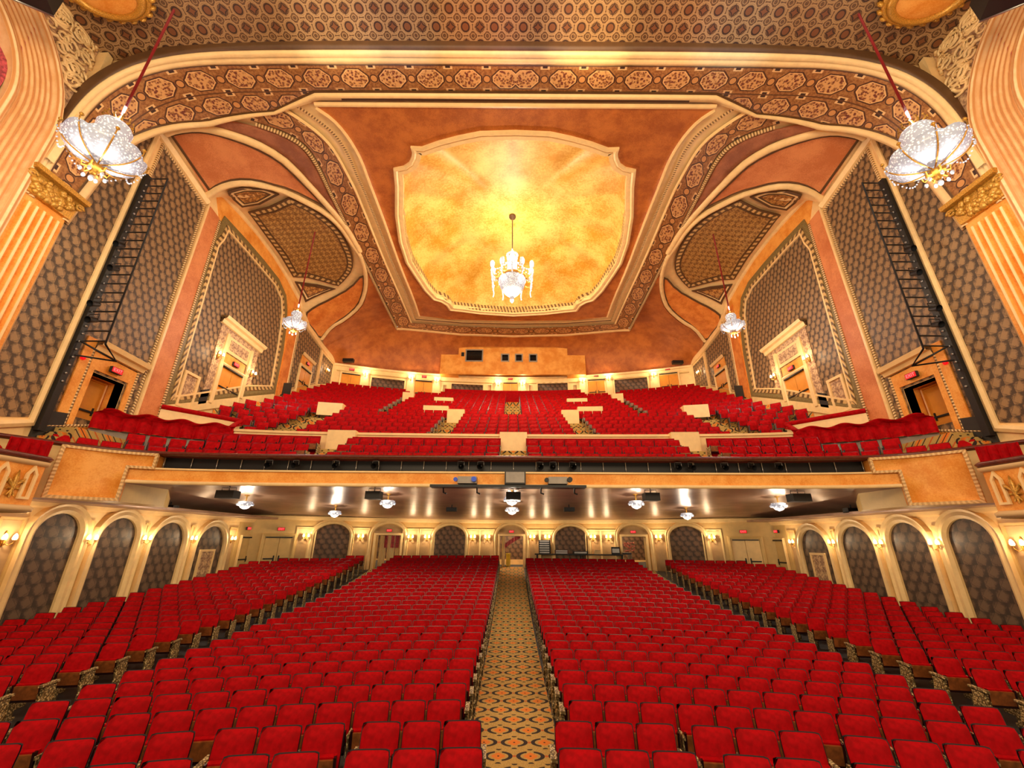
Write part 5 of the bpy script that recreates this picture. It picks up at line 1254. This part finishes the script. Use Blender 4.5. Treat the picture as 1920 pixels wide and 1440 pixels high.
# tall cream end standards of the aisle seats that stand near
def end_standard(b, M_):
    for q in ((-.03, .03, -.2, .2, 0, .05), (-.022, .022, -.16, .12, .05, .56), (-.035, .035, -.24, .16, .585, .62)): b.box(*q, M_)
    for yy in (-.17, .13): b.tube([(0, yy, .05), (0, yy + .03, .25), (0, yy - .03, .45), (0, yy - .02, .6)], .034, 6)
    for yy, zz in ((-.05, .2), (.02, .42)): b.tube([(.0, yy + .07 * math.cos(q), zz + .09 * math.sin(q)) for q in np.linspace(0, 2 * PI, 12)[:-1]], .03, 5, True)
es_me = None
first = True
for _, (x, y, z, rz, row, n_, blk, end) in near:
    if first: o = proto; first = False; ks = kids
    else:
        o = proto.copy(); C.objects.link(o); ks = []
        for c in kids:
            d = c.copy(); C.objects.link(d); d.parent = o; ks.append(d)
    o.location = (x, y, z); o.rotation_euler = (0, 0, rz + random.uniform(-.01, .01))
    if blk[1] == 'centre':
        lb = 'red velvet seat, %s from the centre aisle, %s row from the stage, %s centre block' % (ORD[n_ - 1], ORD[row], blk[0]); o['group'] = 'seats of the %s centre block' % blk[0]
    else:
        lb = 'red velvet seat, %s from the side aisle, %s row in view, %s side block' % (ORD[n_ - 1], ORD[row - rows_side[0]], blk[0]); o['group'] = 'seats of the %s side block' % blk[0]
    o['label'] = lb
    if end:
        sg = (1 if x > 0 else -1) * (-1 if n_ == 1 or blk[1] == 'side' else 1)
        if es_me is None: b = MB(); end_standard(b, None); e_ = es_me = b.build('end_standard', STAND, o)
        else: e_ = es_me.copy(); C.objects.link(e_); e_.parent = o
        e_.location = (sg * .285, 0, 0)
# the rest of the seats, stalls and balcony, as one field
def bseat(yc, x, zt):
    y = rowY(yc, x); sl = (rowY(yc, x + .05) - rowY(yc, x - .05)) / .1
    return (x, y, zt - .93, math.atan(sl))
field = [(s_[0], s_[1], s_[2], s_[3], s_[5] == 1 or (s_[6][1] == 'centre' and s_[5] == 12)) for s_ in far]
for yc, zt, sec in BR[:2]:
    for s_ in (-1, 1):
        x = 8.1
        while x < (14.0 if yc < 15 else 13.55):
            x_, y_, z_, r_ = bseat(yc, s_ * x, zt); field.append((x_, y_, z_, r_, x < 8.2)); x += .535 * math.cos(r_)
for yc, zt, sec in BR:
    for q in range(-26, 27):
        x = q * .523 + (.26 if sec != 2 else 0)
        a = abs(x)
        lim = 13.95 if yc < 16 else 13.5 if yc < 17 else (12.6 if yc < 20 else 13.6)
        if sec == 1 and (yc > 16 and a > 12.0 or yc < 16 and a > 7.8): continue
        if a > 12.0 and 16.6 < rowY(yc, x) + (14.3 - a) * 0 < 18.2 and yc < 21.5: continue
        if a > lim: continue
        if sec == 1 and (a < .5 or 6.65 < a < 7.85): continue
        if sec == 2 and (2.95 < a < 3.85 or 9.8 < a < 11.0): continue
        if sec == 3 and (a < .5 or 7.1 < a < 7.95): continue
        if yc > 30.2 and a > 5.6 and a < 8.6: continue
        if rowY(yc, x) > Yb(x) - .6: continue
        x_, y_, z_, r_ = bseat(yc, x, zt); edge = (sec == 1 and (abs(a - .52) < .3 or abs(a - 8.1) < .3 or abs(a - 6.4) < .28)) or (sec == 2 and (abs(a - 4.1) < .27 or abs(a - 2.7) < .27 or abs(a - 11.2) < .27)) or (sec == 3 and abs(a - 8.2) < .27)
        field.append((x_, y_, z_, r_, edge))
LP = seat_parts(True); mats = [REDFAB, RIM, SEATWOOD, STAND]; tv = []; tf = []; tm = []; tm2 = []
for k in ('backrest', 'back_shell', 'seat_cushion', 'seat_pan', 'seat_frame', 'seat_standard'):
    b, m_ = LP[k]; o_ = len(tv); tv += b.v; tf += [tuple(i + o_ for i in f) for f in b.f]; tm += [mats.index(m_)] * len(b.f); tm2 += [{'seat_pan': 0, 'seat_frame': 1, 'seat_standard': 1}.get(k, mats.index(m_))] * len(b.f)
eb = MB(); eb.box(.255, .29, -.18, .14, 0, .58); tv = np.array(tv); VS = []; FS = []; MS = []; off = 0
for (x, y, z, rz, edge) in field:
    c_, s_ = math.cos(rz), math.sin(rz); V = np.empty_like(tv)
    V[:, 0] = x + tv[:, 0] * c_ - tv[:, 1] * s_; V[:, 1] = y + tv[:, 0] * s_ + tv[:, 1] * c_; V[:, 2] = z + tv[:, 2]
    VS.append(V); FS += [tuple(i + off for i in f) for f in tf]; MS += (tm if edge else tm2); off += len(tv)
    if edge:
        q = np.array(eb.v); V = np.empty_like(q); V[:, 0] = x + q[:, 0] * c_ - q[:, 1] * s_; V[:, 1] = y + q[:, 0] * s_ + q[:, 1] * c_; V[:, 2] = z + q[:, 2]
        VS.append(V); FS += [tuple(i + off for i in f) for f in eb.f]; MS += [3] * len(eb.f); off += len(q)
me = bpy.data.meshes.new('theatre_seats'); me.from_pydata(np.concatenate(VS).tolist(), [], FS)
for m_ in mats: me.materials.append(m_)
me.polygons.foreach_set('material_index', MS); me.update()
o = bpy.data.objects.new('theatre_seats', me); C.objects.link(o)
o['kind'] = 'stuff'; o['label'] = 'the remaining rows of small red seats farther back in the stalls and up the balcony'; o['category'] = 'seats'
print('field seats', len(field))
